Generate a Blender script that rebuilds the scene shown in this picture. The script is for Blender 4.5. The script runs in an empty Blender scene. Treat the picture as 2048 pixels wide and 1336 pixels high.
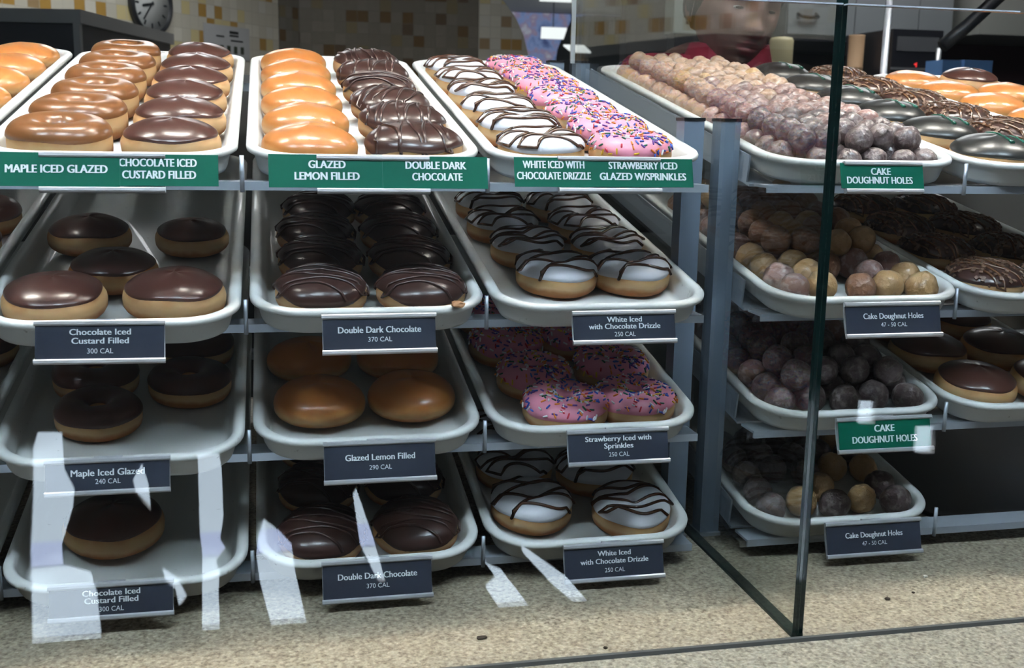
import bpy, bmesh, math, random
from mathutils import Matrix, Vector, Euler, noise

R_ = random.Random(11)
sc = bpy.context.scene
C = sc.collection

# ---------------------------------------------------------------- camera
PITCH, YAW, ROLL = 0.18848802, 0.21896429, 0.01850474
CAM = Vector((0.0222, -1.0509, 0.0357))
fw = Vector((math.sin(YAW) * math.cos(PITCH), math.cos(YAW) * math.cos(PITCH), -math.sin(PITCH)))
rt = Vector((math.cos(YAW), -math.sin(YAW), 0.0))
up = rt.cross(fw)
r2 = rt * math.cos(ROLL) + up * math.sin(ROLL)
u2 = -rt * math.sin(ROLL) + up * math.cos(ROLL)
cd = bpy.data.cameras.new('camera')
cd.sensor_width = 36.0
cd.lens = 36.0 * 2216.35 / 2048.0
cd.clip_start = 0.02
cd.dof.use_dof = True
cd.dof.focus_distance = 1.2
cd.dof.aperture_fstop = 13.0
cam = bpy.data.objects.new('camera', cd)
cam.matrix_world = Matrix(((r2.x, u2.x, -fw.x, CAM.x), (r2.y, u2.y, -fw.y, CAM.y), (r2.z, u2.z, -fw.z, CAM.z), (0, 0, 0, 1)))
C.objects.link(cam)
sc.camera = cam

# ---------------------------------------------------------------- exposure, sky, sun
sc.view_settings.view_transform = 'Standard'
sc.view_settings.look = 'None'
sc.view_settings.gamma = 1.0
sc.view_settings.use_curve_mapping = False
sc.view_settings.exposure = 0.0
sc.cycles.max_bounces = 10
sc.cycles.transparent_max_bounces = 24
sc.cycles.sample_clamp_indirect = 6.0
STRIP_POWER = 150.0      # fluorescent strip above the racks
PANEL_POWER = 66.0       # ceiling panels of the customer side
BACK_POWER = 11.5        # unseen ceiling panels added to light the kitchen
w = bpy.data.worlds.new('world')
sc.world = w
w.use_nodes = True
bg = w.node_tree.nodes['Background']
bg.inputs[0].default_value = (0.62, 0.78, 1.0, 1)
bg.inputs[1].default_value = 3.5
sd = bpy.data.lights.new('sun', 'SUN')
sd.energy = 125.0
sd.angle = 0.01
sd.color = (0.93, 0.97, 1.0)
sun = bpy.data.objects.new('sun', sd)
sun.rotation_euler = Euler((math.radians(20), math.radians(-25), 0))
C.objects.link(sun)

FLOOR_Z, CEIL_Z, COUNTER_Z = -1.29, 1.5, -0.4363
GLASS_Y = -0.162
TILT = math.radians(10.6455)
ROW_Z = [0.0, -0.1359, -0.2649, -0.3894]
ROW_Y = [0.0044, 0.0, 0.0, 0.0]
COLX = {'far': -0.3525, 'maple': -0.1175, 'lemon': 0.1175, 'white': 0.3525, 'hole': 0.6475, 'cookie': 0.8785, 'shell': 1.109}
TRAY_W, TRAY_L, TRAY_FLOOR = 0.228, 0.69, -0.0225
# how far back from the shelf front each tray has been pushed
TRAY_S = {('far', 0): 0.008, ('maple', 0): 0.008, ('lemon', 0): 0.008, ('white', 0): 0.010, ('hole', 0): 0.010, ('cookie', 0): 0.004,
          ('far', 1): -0.043, ('maple', 1): -0.041, ('lemon', 1): -0.0225, ('white', 1): -0.0205, ('hole', 1): -0.0135, ('cookie', 1): -0.012,
          ('far', 2): -0.035, ('maple', 2): -0.033, ('lemon', 2): -0.015, ('white', 2): -0.009, ('hole', 2): 0.0, ('cookie', 2): 0.0,
          ('far', 3): -0.028, ('maple', 3): -0.027, ('lemon', 3): -0.014, ('white', 3): -0.006, ('hole', 3): 0.005}


# ---------------------------------------------------------------- materials
MATS = {}


def nt_mat(name):
    m = bpy.data.materials.new(name)
    m.use_nodes = True
    nt = m.node_tree
    return m, nt, nt.nodes['Principled BSDF']


def setp(b, **k):
    for n, v in k.items():
        n = n.replace('_', ' ')
        if n in b.inputs:
            b.inputs[n].default_value = v


def mat(name, col, rough=0.5, metal=0.0, coat=0.0, bump=0.0, bscale=80.0, var=0.0, sss=0.0, spec=0.5, coat_rough=0.08):
    if name in MATS:
        return MATS[name]
    m, nt, b = nt_mat(name)
    setp(b, Base_Color=(*col, 1), Roughness=rough, Metallic=metal, Coat_Weight=coat, Coat_Roughness=coat_rough, Specular_IOR_Level=spec)
    if sss:
        setp(b, Subsurface_Weight=sss, Subsurface_Radius=(0.006, 0.003, 0.0015), Subsurface_Scale=1.0)
    if bump or var:
        tc = nt.nodes.new('ShaderNodeTexCoord')
        no = nt.nodes.new('ShaderNodeTexNoise')
        no.inputs['Scale'].default_value = bscale
        no.inputs['Detail'].default_value = 4
        nt.links.new(tc.outputs['Object'], no.inputs['Vector'])
        if bump:
            bp = nt.nodes.new('ShaderNodeBump')
            bp.inputs['Strength'].default_value = bump
            bp.inputs['Distance'].default_value = 0.002
            nt.links.new(no.outputs['Fac'], bp.inputs['Height'])
            nt.links.new(bp.outputs['Normal'], b.inputs['Normal'])
        if var:
            mx = nt.nodes.new('ShaderNodeMix')
            mx.data_type = 'RGBA'
            mx.inputs['A'].default_value = (*[c * (1 - var) for c in col], 1)
            mx.inputs['B'].default_value = (*[min(1, c * (1 + var)) for c in col], 1)
            nt.links.new(no.outputs['Fac'], mx.inputs['Factor'])
            nt.links.new(mx.outputs['Result'], b.inputs['Base Color'])
    MATS[name] = m
    return m


def ramp_node(nt, stops):
    r = nt.nodes.new('ShaderNodeValToRGB')
    e = r.color_ramp.elements
    while len(e) < len(stops):
        e.new(0.5)
    for i, (p, c) in enumerate(stops):
        e[i].position = p
        e[i].color = (*c, 1)
    return r


def dough_mat(name, stops, rough=0.55, coat=0.0, bump=0.15):
    """fried dough: golden crust above and below, a paler belt round the middle"""
    m, nt, b = nt_mat(name)
    tc = nt.nodes.new('ShaderNodeTexCoord')
    sp = nt.nodes.new('ShaderNodeSeparateXYZ')
    nt.links.new(tc.outputs['Generated'], sp.inputs[0])
    no = nt.nodes.new('ShaderNodeTexNoise')
    no.inputs['Scale'].default_value = 55
    no.inputs['Detail'].default_value = 5
    nt.links.new(tc.outputs['Object'], no.inputs['Vector'])
    ad = nt.nodes.new('ShaderNodeMath')
    ad.operation = 'MULTIPLY_ADD'
    ad.inputs[1].default_value = 0.28
    nt.links.new(no.outputs['Fac'], ad.inputs[0])
    s2 = nt.nodes.new('ShaderNodeMath')
    s2.operation = 'SUBTRACT'
    s2.inputs[1].default_value = 0.14
    nt.links.new(sp.outputs['Z'], s2.inputs[0])
    nt.links.new(s2.outputs[0], ad.inputs[2])
    r = ramp_node(nt, stops)
    nt.links.new(ad.outputs[0], r.inputs['Fac'])
    nt.links.new(r.outputs['Color'], b.inputs['Base Color'])
    bp = nt.nodes.new('ShaderNodeBump')
    bp.inputs['Strength'].default_value = bump
    bp.inputs['Distance'].default_value = 0.003
    nt.links.new(no.outputs['Fac'], bp.inputs['Height'])
    nt.links.new(bp.outputs['Normal'], b.inputs['Normal'])
    setp(b, Roughness=rough, Coat_Weight=coat, Coat_Roughness=0.16, Subsurface_Weight=0.12, Subsurface_Radius=(0.006, 0.003, 0.001), Subsurface_Scale=1.0)
    MATS[name] = m
    return m


M_dough = dough_mat('fried_dough', [(0.0, (0.36, 0.13, 0.03)), (0.26, (0.46, 0.20, 0.07)), (0.40, (0.70, 0.46, 0.24)), (0.56, (0.68, 0.42, 0.2)), (0.72, (0.52, 0.25, 0.08)), (1.0, (0.48, 0.19, 0.05))])
M_glazed = dough_mat('glazed_dough', [(0.0, (0.42, 0.16, 0.04)), (0.2, (0.55, 0.23, 0.06)), (0.33, (0.74, 0.46, 0.22)), (0.46, (0.66, 0.32, 0.11)), (0.62, (0.55, 0.205, 0.05)), (1.0, (0.50, 0.175, 0.04))], rough=0.36, coat=0.5, bump=0.08)
M_shell = dough_mat('glazed_shell_dough', [(0.0, (0.5, 0.2, 0.05)), (0.2, (0.6, 0.27, 0.08)), (0.34, (0.78, 0.48, 0.22)), (0.48, (0.7, 0.33, 0.11)), (0.64, (0.6, 0.23, 0.06)), (1.0, (0.56, 0.2, 0.05))], rough=0.36, coat=0.5, bump=0.08)
M_maple = mat('maple_icing', (0.235, 0.092, 0.031), 0.3, coat=0.25, coat_rough=0.2, bump=0.05, bscale=40)
M_choc = mat('chocolate_icing', (0.08, 0.031, 0.023), 0.28, coat=0.3, coat_rough=0.18, bump=0.05, bscale=50)
M_dark = mat('dark_chocolate_icing', (0.052, 0.022, 0.017), 0.3, coat=0.25, coat_rough=0.18, bump=0.06, bscale=50)
M_driz = mat('chocolate_drizzle', (0.075, 0.028, 0.014), 0.22, coat=0.3)
M_white = mat('white_icing', (0.80, 0.80, 0.86), 0.3, coat=0.2, bump=0.05, bscale=40)
M_pink = mat('strawberry_icing', (0.80, 0.29, 0.40), 0.4, coat=0.2, bump=0.08, bscale=40)
M_black = mat('black_icing', (0.018, 0.018, 0.017), 0.34, coat=0.15, coat_rough=0.2, bump=0.04, bscale=40)
M_green_ic = mat('green_drizzle', (0.02, 0.13, 0.085), 0.25, coat=0.3)
M_crumb = mat('chocolate_crumbs', (0.17, 0.095, 0.06), 0.5, coat=0.15, var=0.5, bscale=300)
M_tan_driz = mat('caramel_drizzle', (0.13, 0.06, 0.03), 0.25, coat=0.3)
SPR = [mat('sprinkle_white', (0.85, 0.85, 0.88), 0.35), mat('sprinkle_blue', (0.03, 0.10, 0.5), 0.35), mat('sprinkle_orange', (0.85, 0.25, 0.03), 0.35),
       mat('sprinkle_yellow', (0.8, 0.5, 0.03), 0.35), mat('sprinkle_purple', (0.16, 0.06, 0.35), 0.35), mat('sprinkle_red', (0.65, 0.03, 0.06), 0.35), mat('sprinkle_green', (0.02, 0.14, 0.08), 0.35)]


def hole_mat(name, a, b_, rough=0.35, flake=0.5):
    """glazed cake crumb: mottled base under a thin flaky sugar glaze"""
    m, nt, b = nt_mat(name)
    tc = nt.nodes.new('ShaderNodeTexCoord')
    oi = nt.nodes.new('ShaderNodeObjectInfo')
    av = nt.nodes.new('ShaderNodeVectorMath')
    av.operation = 'ADD'
    nt.links.new(tc.outputs['Object'], av.inputs[0])
    nt.links.new(oi.outputs['Random'], av.inputs[1])
    no = nt.nodes.new('ShaderNodeTexNoise')
    no.inputs['Scale'].default_value = 90
    no.inputs['Detail'].default_value = 6
    nt.links.new(av.outputs[0], no.inputs['Vector'])
    mx = nt.nodes.new('ShaderNodeMix')
    mx.data_type = 'RGBA'
    mx.inputs['A'].default_value = (*a, 1)
    mx.inputs['B'].default_value = (*b_, 1)
    nt.links.new(no.outputs['Fac'], mx.inputs['Factor'])
    n2 = nt.nodes.new('ShaderNodeTexNoise')
    n2.inputs['Scale'].default_value = 130
    n2.inputs['Detail'].default_value = 6
    nt.links.new(av.outputs[0], n2.inputs['Vector'])
    rp = ramp_node(nt, [(0.5, (0, 0, 0)), (0.68, (flake, flake, flake))])
    nt.links.new(n2.outputs['Fac'], rp.inputs['Fac'])
    m2 = nt.nodes.new('ShaderNodeMix')
    m2.data_type = 'RGBA'
    m2.inputs['B'].default_value = (0.75, 0.66, 0.62, 1)
    nt.links.new(rp.outputs['Color'], m2.inputs['Factor'])
    nt.links.new(mx.outputs['Result'], m2.inputs['A'])
    nt.links.new(m2.outputs['Result'], b.inputs['Base Color'])
    bp = nt.nodes.new('ShaderNodeBump')
    bp.inputs['Strength'].default_value = 0.9
    bp.inputs['Distance'].default_value = 0.005
    nt.links.new(n2.outputs['Fac'], bp.inputs['Height'])
    nt.links.new(bp.outputs['Normal'], b.inputs['Normal'])
    setp(b, Roughness=rough, Coat_Weight=0.5, Coat_Roughness=0.2)
    MATS[name] = m
    return m


M_hole_tan = hole_mat('plain_cake_hole', (0.40, 0.23, 0.145), (0.60, 0.39, 0.26))
M_hole_gold = hole_mat('golden_cake_hole', (0.46, 0.26, 0.11), (0.62, 0.39, 0.18), flake=0.1)
M_hole_berry = hole_mat('berry_cake_hole', (0.24, 0.12, 0.10), (0.40, 0.23, 0.2))
M_hole_choc = hole_mat('chocolate_cake_hole', (0.075, 0.045, 0.042), (0.2, 0.14, 0.135), flake=0.3)
M_hole_brown = hole_mat('brown_cake_hole', (0.22, 0.095, 0.05), (0.40, 0.2, 0.11), flake=0.15)


def tray_mat():
    m, nt, b = nt_mat('white_fibreglass')
    tc = nt.nodes.new('ShaderNodeTexCoord')
    oi = nt.nodes.new('ShaderNodeObjectInfo')
    av = nt.nodes.new('ShaderNodeVectorMath')
    av.operation = 'ADD'
    nt.links.new(tc.outputs['Object'], av.inputs[0])
    nt.links.new(oi.outputs['Random'], av.inputs[1])
    no = nt.nodes.new('ShaderNodeTexNoise')
    no.inputs['Scale'].default_value = 150
    no.inputs['Detail'].default_value = 5
    nt.links.new(av.outputs[0], no.inputs['Vector'])
    rp = ramp_node(nt, [(0.68, (0, 0, 0)), (0.75, (0.5, 0.5, 0.5))])
    nt.links.new(no.outputs['Fac'], rp.inputs['Fac'])
    mx = nt.nodes.new('ShaderNodeMix')
    mx.data_type = 'RGBA'
    mx.inputs['A'].default_value = (0.76, 0.77, 0.75, 1)
    mx.inputs['B'].default_value = (0.2, 0.19, 0.17, 1)
    nt.links.new(rp.outputs['Color'], mx.inputs['Factor'])
    nt.links.new(mx.outputs['Result'], b.inputs['Base Color'])
    setp(b, Roughness=0.38, Coat_Weight=0.15)
    return m


M_tray = tray_mat()
M_post = mat('grey_painted_steel', (0.27, 0.34, 0.44), 0.4, metal=0.25)
M_rail = mat('brushed_steel_rail', (0.50, 0.55, 0.62), 0.34, metal=0.4)
M_cap = mat('black_plastic', (0.012, 0.013, 0.016), 0.4)
M_alu = mat('satin_aluminium', (0.74, 0.75, 0.79), 0.33, metal=0.55)
M_card_grey = mat('charcoal_card', (0.036, 0.042, 0.062), 0.4, coat=0.0, spec=0.3)
M_card_green = mat('green_card', (0.0, 0.115, 0.07), 0.4, coat=0.0, spec=0.3)
M_ink = mat('white_print', (0.86, 0.88, 0.9), 0.4)


def granite():
    m, nt, b = nt_mat('speckled_counter')
    tc = nt.nodes.new('ShaderNodeTexCoord')
    n1 = nt.nodes.new('ShaderNodeTexNoise')
    n1.inputs['Scale'].default_value = 260
    n1.inputs['Detail'].default_value = 3
    n2 = nt.nodes.new('ShaderNodeTexVoronoi')
    n2.inputs['Scale'].default_value = 330
    nt.links.new(tc.outputs['Object'], n1.inputs['Vector'])
    nt.links.new(tc.outputs['Object'], n2.inputs['Vector'])
    r1 = ramp_node(nt, [(0.3, (0.2, 0.16, 0.11)), (0.47, (0.44, 0.37, 0.27)), (0.6, (0.55, 0.475, 0.36)), (0.75, (0.7, 0.62, 0.5))])
    nt.links.new(n1.outputs['Fac'], r1.inputs['Fac'])
    mx = nt.nodes.new('ShaderNodeMix')
    mx.data_type = 'RGBA'
    mx.blend_type = 'MULTIPLY'
    mx.inputs['Factor'].default_value = 0.45
    nt.links.new(r1.outputs['Color'], mx.inputs['A'])
    bw = nt.nodes.new('ShaderNodeRGBToBW')
    nt.links.new(n2.outputs['Color'], bw.inputs[0])
    nt.links.new(bw.outputs[0], mx.inputs['B'])
    hs = nt.nodes.new('ShaderNodeHueSaturation')
    hs.inputs['Saturation'].default_value = 1.0
    hs.inputs['Value'].default_value = 1.0
    nt.links.new(mx.outputs['Result'], hs.inputs['Color'])
    nt.links.new(hs.outputs['Color'], b.inputs['Base Color'])
    setp(b, Roughness=0.4)
    return m


M_counter = granite()


def glass_mat(name, tint, boost=1.0):
    m = bpy.data.materials.new(name)
    m.use_nodes = True
    nt = m.node_tree
    nt.nodes.clear()
    out = nt.nodes.new('ShaderNodeOutputMaterial')
    fr = nt.nodes.new('ShaderNodeFresnel')
    fr.inputs['IOR'].default_value = 1.5
    tr = nt.nodes.new('ShaderNodeBsdfTransparent')
    tr.inputs[0].default_value = (*tint, 1)
    gl = nt.nodes.new('ShaderNodeBsdfGlossy')
    gl.inputs['Roughness'].default_value = 0.0
    mx = nt.nodes.new('ShaderNodeMixShader')
    ge = nt.nodes.new('ShaderNodeNewGeometry')   # a face seen from inside the sheet reflects like one seen from outside
    mr = nt.nodes.new('ShaderNodeMapRange')
    mr.inputs['To Min'].default_value = 1.5
    mr.inputs['To Max'].default_value = 1 / 1.5
    nt.links.new(ge.outputs['Backfacing'], mr.inputs['Value'])
    nt.links.new(mr.outputs[0], fr.inputs['IOR'])
    nt.links.new(fr.outputs[0], mx.inputs[0])
    nt.links.new(tr.outputs[0], mx.inputs[1])
    nt.links.new(gl.outputs[0], mx.inputs[2])
    nt.links.new(mx.outputs[0], out.inputs[0])
    return m


M_glass = glass_mat('clear_glass', (0.975, 0.985, 0.98))
M_gedge = mat('polished_glass_edge', (0.003, 0.014, 0.013), 0.1, coat=0.4)
M_smoke = glass_mat('smoked_acrylic', (0.58, 0.56, 0.54))


def emit(name, col, s):
    m = bpy.data.materials.new(name)
    m.use_nodes = True
    nt = m.node_tree
    nt.nodes.clear()
    out = nt.nodes.new('ShaderNodeOutputMaterial')
    e = nt.nodes.new('ShaderNodeEmission')
    e.inputs[0].default_value = (*col, 1)
    e.inputs[1].default_value = s
    nt.links.new(e.outputs[0], out.inputs[0])
    return m


def tile_mat():
    """small square wall tiles, cream with scattered ochre, sand and grey ones"""
    m, nt, b = nt_mat('mosaic_tiles')
    tc = nt.nodes.new('ShaderNodeTexCoord')
    mp = nt.nodes.new('ShaderNodeMapping')
    mp.inputs['Scale'].default_value = (14.5, 14.5, 14.5)
    nt.links.new(tc.outputs['UV'], mp.inputs[0])
    fl = nt.nodes.new('ShaderNodeVectorMath')
    fl.operation = 'FLOOR'
    nt.links.new(mp.outputs[0], fl.inputs[0])
    wn = nt.nodes.new('ShaderNodeTexWhiteNoise')
    wn.noise_dimensions = '2D'
    nt.links.new(fl.outputs[0], wn.inputs['Vector'])
    rp = ramp_node(nt, [(0.0, (0.60, 0.56, 0.46)), (0.45, (0.68, 0.64, 0.54)), (0.72, (0.66, 0.55, 0.28)), (0.84, (0.45, 0.26, 0.06)), (0.93, (0.36, 0.24, 0.12)), (0.97, (0.66, 0.63, 0.55))])
    rp.color_ramp.interpolation = 'CONSTANT'
    nt.links.new(wn.outputs['Value'], rp.inputs['Fac'])
    fc = nt.nodes.new('ShaderNodeVectorMath')
    fc.operation = 'FRACTION'
    nt.links.new(mp.outputs[0], fc.inputs[0])
    sp = nt.nodes.new('ShaderNodeSeparateXYZ')
    nt.links.new(fc.outputs[0], sp.inputs[0])
    mn = nt.nodes.new('ShaderNodeMath')
    mn.operation = 'MINIMUM'
    nt.links.new(sp.outputs[0], mn.inputs[0])
    nt.links.new(sp.outputs[1], mn.inputs[1])
    gt = nt.nodes.new('ShaderNodeMath')
    gt.operation = 'GREATER_THAN'
    gt.inputs[1].default_value = 0.05
    nt.links.new(mn.outputs[0], gt.inputs[0])
    mx = nt.nodes.new('ShaderNodeMix')
    mx.data_type = 'RGBA'
    mx.inputs['A'].default_value = (0.5, 0.46, 0.38, 1)
    nt.links.new(gt.outputs[0], mx.inputs['Factor'])
    nt.links.new(rp.outputs['Color'], mx.inputs['B'])
    nt.links.new(mx.outputs['Result'], b.inputs['Base Color'])
    setp(b, Roughness=0.3)
    return m


M_tile = tile_mat()
M_wall = mat('dark_paint', (0.05, 0.05, 0.05), 0.8)
M_floor = mat('brown_floor_tile', (0.10, 0.08, 0.07), 0.6, var=0.2, bscale=5)
M_ceil = mat('ceiling_paint', (0.35, 0.35, 0.34), 0.9)
M_pave = mat('pale_concrete', (0.56, 0.63, 0.69), 0.9, var=0.12, bscale=6)
M_kerb = mat('blue_grey_kerb', (0.32, 0.36, 0.5), 0.9)


# ---------------------------------------------------------------- mesh helpers
class MB:
    def __init__(s):
        s.v, s.f, s.mi, s.sm = [], [], [], []

    def add(s, vs, fs, mi=0, smooth=False):
        o = len(s.v)
        s.v += [tuple(v) for v in vs]
        for f in fs:
            s.f.append([i + o for i in f])
            s.mi.append(mi)
            s.sm.append(smooth)

    def box(s, x0, x1, y0, y1, z0, z1, mi=0, M=None):
        vs = [Vector(p) for p in ((x0, y0, z0), (x1, y0, z0), (x1, y1, z0), (x0, y1, z0), (x0, y0, z1), (x1, y0, z1), (x1, y1, z1), (x0, y1, z1))]
        if M:
            vs = [M @ v for v in vs]
        s.add(vs, [(3, 2, 1, 0), (4, 5, 6, 7), (0, 1, 5, 4), (1, 2, 6, 5), (2, 3, 7, 6), (3, 0, 4, 7)], mi)

    def tube(s, path, r, n=6, mi=0, caps=True, flat=1.0):
        path = [Vector(p) for p in path]
        rings = []
        for i, p in enumerate(path):
            t = (path[min(i + 1, len(path) - 1)] - path[max(i - 1, 0)])
            t = t.normalized() if t.length > 1e-9 else Vector((1, 0, 0))
            a = Vector((0, 0, 1)) if abs(t.z) < 0.9 else Vector((1, 0, 0))
            x = t.cross(a).normalized()
            y = x.cross(t).normalized()
            rr = r(i / max(1, len(path) - 1)) if callable(r) else r
            rings.append([p + x * rr * math.cos(2 * math.pi * k / n) + y * rr * flat * math.sin(2 * math.pi * k / n) for k in range(n)])
        vs = [v for g in rings for v in g]
        fs = []
        for i in range(len(rings) - 1):
            for k in range(n):
                k2 = (k + 1) % n
                fs.append((i * n + k, i * n + k2, (i + 1) * n + k2, (i + 1) * n + k))
        if caps:
            fs.append(tuple(range(n))[::-1])
            fs.append(tuple((len(rings) - 1) * n + k for k in range(n)))
        s.add(vs, fs, mi, True)

    def loft(s, rings, closed=True, cap0=False, cap1=False, mi=0, smooth=True):
        n = len(rings[0])
        vs = [v for g in rings for v in g]
        fs = []
        for i in range(len(rings) - 1):
            for k in range(n if closed else n - 1):
                k2 = (k + 1) % n
                fs.append((i * n + k, (i + 1) * n + k, (i + 1) * n + k2, i * n + k2))
        if cap0:
            fs.append(tuple(range(n)))
        if cap1:
            fs.append(tuple((len(rings) - 1) * n + k for k in range(n))[::-1])
        s.add(vs, fs, mi, smooth)

    def mesh(s, name, mats):
        me = bpy.data.meshes.new(name)
        me.from_pydata(s.v, [], s.f)
        for m in (mats if isinstance(mats, (list, tuple)) else [mats]):
            me.materials.append(m)
        me.polygons.foreach_set('material_index', s.mi)
        me.polygons.foreach_set('use_smooth', s.sm)
        me.update()
        return me


def fix_normals(me):
    bm = bmesh.new()
    bm.from_mesh(me)
    bmesh.ops.recalc_face_normals(bm, faces=bm.faces)
    bm.to_mesh(me)
    bm.free()
    return me


def ob(name, me, parent=None, M=None):
    if isinstance(me, tuple):
        me = me[0].mesh(name, me[1])
    o = bpy.data.objects.new(name, me)
    C.objects.link(o)
    if parent:
        o.parent = parent
    if M is not None:
        o.matrix_basis = M
    return o


def tag(o, label=None, cat=None, group=None, kind=None):
    if label:
        o['label'] = label
    if cat:
        o['category'] = cat
    if group:
        o['group'] = group
    if kind:
        o['kind'] = kind
    return o


def empty(name, M, label, cat, group=None):
    o = bpy.data.objects.new(name, None)
    o.empty_display_size = 0.02
    C.objects.link(o)
    o.matrix_basis = M
    return tag(o, label, cat, group)


def T(x, y, z):
    return Matrix.Translation((x, y, z))


def RZ(a):
    return Matrix.Rotation(a, 4, 'Z')


def RX(a):
    return Matrix.Rotation(a, 4, 'X')


def RY(a):
    return Matrix.Rotation(a, 4, 'Y')


def struct(name, b, mats):
    return tag(ob(name, (b, mats)), kind='structure')


# ---------------------------------------------------------------- the setting
b = MB(); b.box(-4, 12, -2.068, 24, FLOOR_Z - 0.1, FLOOR_Z)
struct('floor', b, M_floor)
b = MB(); b.box(-4, 12, -2.075, 24, CEIL_Z, CEIL_Z + 0.1)
struct('ceiling', b, M_ceil)
b = MB(); b.box(-3.1, -3.0, -2.07, 8, FLOOR_Z, CEIL_Z)
struct('wall_left', b, M_wall)
b = MB(); b.box(11.0, 11.1, -2.07, 23, FLOOR_Z, CEIL_Z)
struct('wall_right', b, M_wall)


def poly_prism(b, pts, y0, y1, mi=0):
    """prism whose outline is given in x,z and which runs from y0 to y1"""
    n = len(pts)
    vs = [(x, y0, z) for x, z in pts] + [(x, y1, z) for x, z in pts]
    fs = [tuple(range(n)), tuple(range(2 * n - 1, n - 1, -1))]
    fs += [(i, i + n, (i + 1) % n + n, (i + 1) % n) for i in range(n)]
    b.add(vs, fs, mi)


def wall_with_holes(name, outer, holes, y, th, m):
    cu = bpy.data.curves.new(name, 'CURVE')
    cu.dimensions = '2D'
    cu.fill_mode = 'BOTH'
    cu.extrude = th / 2
    for pts in [outer] + holes:
        sp = cu.splines.new('POLY')
        sp.points.add(len(pts) - 1)
        for p, (x, z) in zip(sp.points, pts):
            p.co = (x, z, 0, 1)
        sp.use_cyclic_u = True
    o = bpy.data.objects.new(name, cu)
    C.objects.link(o)
    dg = bpy.context.evaluated_depsgraph_get()
    me = bpy.data.meshes.new_from_object(o.evaluated_get(dg))
    bpy.data.objects.remove(o)
    me.transform(Matrix(((1, 0, 0, 0), (0, 0, 1, y), (0, 1, 0, 0), (0, 0, 0, 1))))
    me.materials.clear()
    me.materials.append(m)
    return tag(ob(name, me), kind='structure')


Z0 = FLOOR_Z + 0.005
HOLES = [  # openings shaped to draw the bright patches mirrored in the front glass
    [(-0.60, Z0), (-0.425, Z0), (-0.432, -1.181), (-0.444, -1.124), (-0.51, -1.099), (-0.51, -1.045), (-0.478, -0.946), (-0.472, -0.899), (-0.493, -0.845), (-0.494, -0.749), (-0.553, -0.746), (-0.567, -0.795), (-0.575, -0.927), (-0.589, -1.06)],
    [(-0.174, Z0), (-0.126, Z0), (-0.127, -1.204), (-0.122, -1.148), (-0.13, -1.119), (-0.104, -1.086), (-0.118, -1.057), (-0.108, -0.995), (-0.109, -0.857), (-0.114, -0.823), (-0.168, -0.821), (-0.17, -0.991), (-0.17, -1.046), (-0.166, -1.102)],
    [(0.010, Z0), (0.105, Z0), (0.074, -1.162), (0.066, -1.083), (0.037, -1.046), (-0.005, -1.008), (-0.022, -1.063), (-0.027, -1.112), (-0.019, -1.191), (-0.004, -1.264)],
    [(-0.327, -0.92), (-0.289, -0.967), (-0.292, -0.895), (-0.306, -0.841), (-0.332, -0.886)],
    [(-0.271, -1.12), (-0.261, -1.131), (-0.231, -1.154), (-0.207, -1.212), (-0.23, -1.243), (-0.238, -1.196), (-0.263, -1.166)],
    [(0.23, -0.951), (0.239, -0.938), (0.283, -1.076), (0.317, -1.209), (0.296, -1.207), (0.249, -1.102)],
    [(0.645, Z0), (0.735, Z0), (0.64, -1.195), (0.594, -1.173), (0.623, -1.217), (0.595, -1.244)],
    [(0.80, -1.265), (0.87, Z0), (0.91, Z0), (0.831, -1.232), (0.696, -1.125), (0.704, -1.155)],
    [(1.707, -0.822), (1.763, -0.819), (1.762, -0.75), (1.709, -0.748)],
    [(1.902, -0.918), (1.967, -0.921), (1.969, -0.835), (1.902, -0.833)],
]
HOLES = [[(0.0222 + (x - 0.0222) * 0.969, z if z == Z0 else 0.0357 + (z - 0.0357) * 0.969) for x, z in h] for h in HOLES]
wall_with_holes('wall_front', [(-3, FLOOR_Z), (11, FLOOR_Z), (11, CEIL_Z), (-3, CEIL_Z)], HOLES, -2.06, 0.02, M_wall)  # unseen wall, cut as a mask for the reflected patches
b = MB(); b.box(-14, 16, -16, -2.068, FLOOR_Z - 0.12, FLOOR_Z - 0.005)
tag(ob('pavement', (b, M_pave)), kind='structure')
b = MB(); b.box(-14, 16, -2.82, -2.62, FLOOR_Z - 0.005, FLOOR_Z - 0.002)
tag(ob('trim_1', (b, M_kerb)), kind='structure')

# tiled back wall and the tiled wall that runs off at an angle from its corner
def uvquad(name, p0, p1, z0, z1, th, m, curve=None):
    d = Vector((p1[0] - p0[0], p1[1] - p0[1], 0))
    L = d.length
    d.normalize()
    n = Vector((-d.y, d.x, 0)) * th
    me = bpy.data.meshes.new(name)
    vs, ring = [], []
    pts = [(0, z0), (L, z0)] + (curve or [(L, z1)]) + [(0, z1)]
    P = Vector((p0[0], p0[1], 0))
    for q in (Vector(), n):
        for s_, z in pts:
            v = P + d * s_ + q
            vs.append((v.x, v.y, z))
    k = len(pts)
    fs = [tuple(range(k)), tuple(range(2 * k - 1, k - 1, -1))] + [(i, i + k, (i + 1) % k + k, (i + 1) % k) for i in range(k)]
    me.from_pydata(vs, [], fs)
    uv = me.uv_layers.new()
    for li, lp in enumerate(me.loops):
        s_, z = pts[lp.vertex_index % k]
        uv.data[li].uv = (s_, z)
    me.materials.append(m)
    o = ob(name, me)
    return tag(o, kind='structure')


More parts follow.
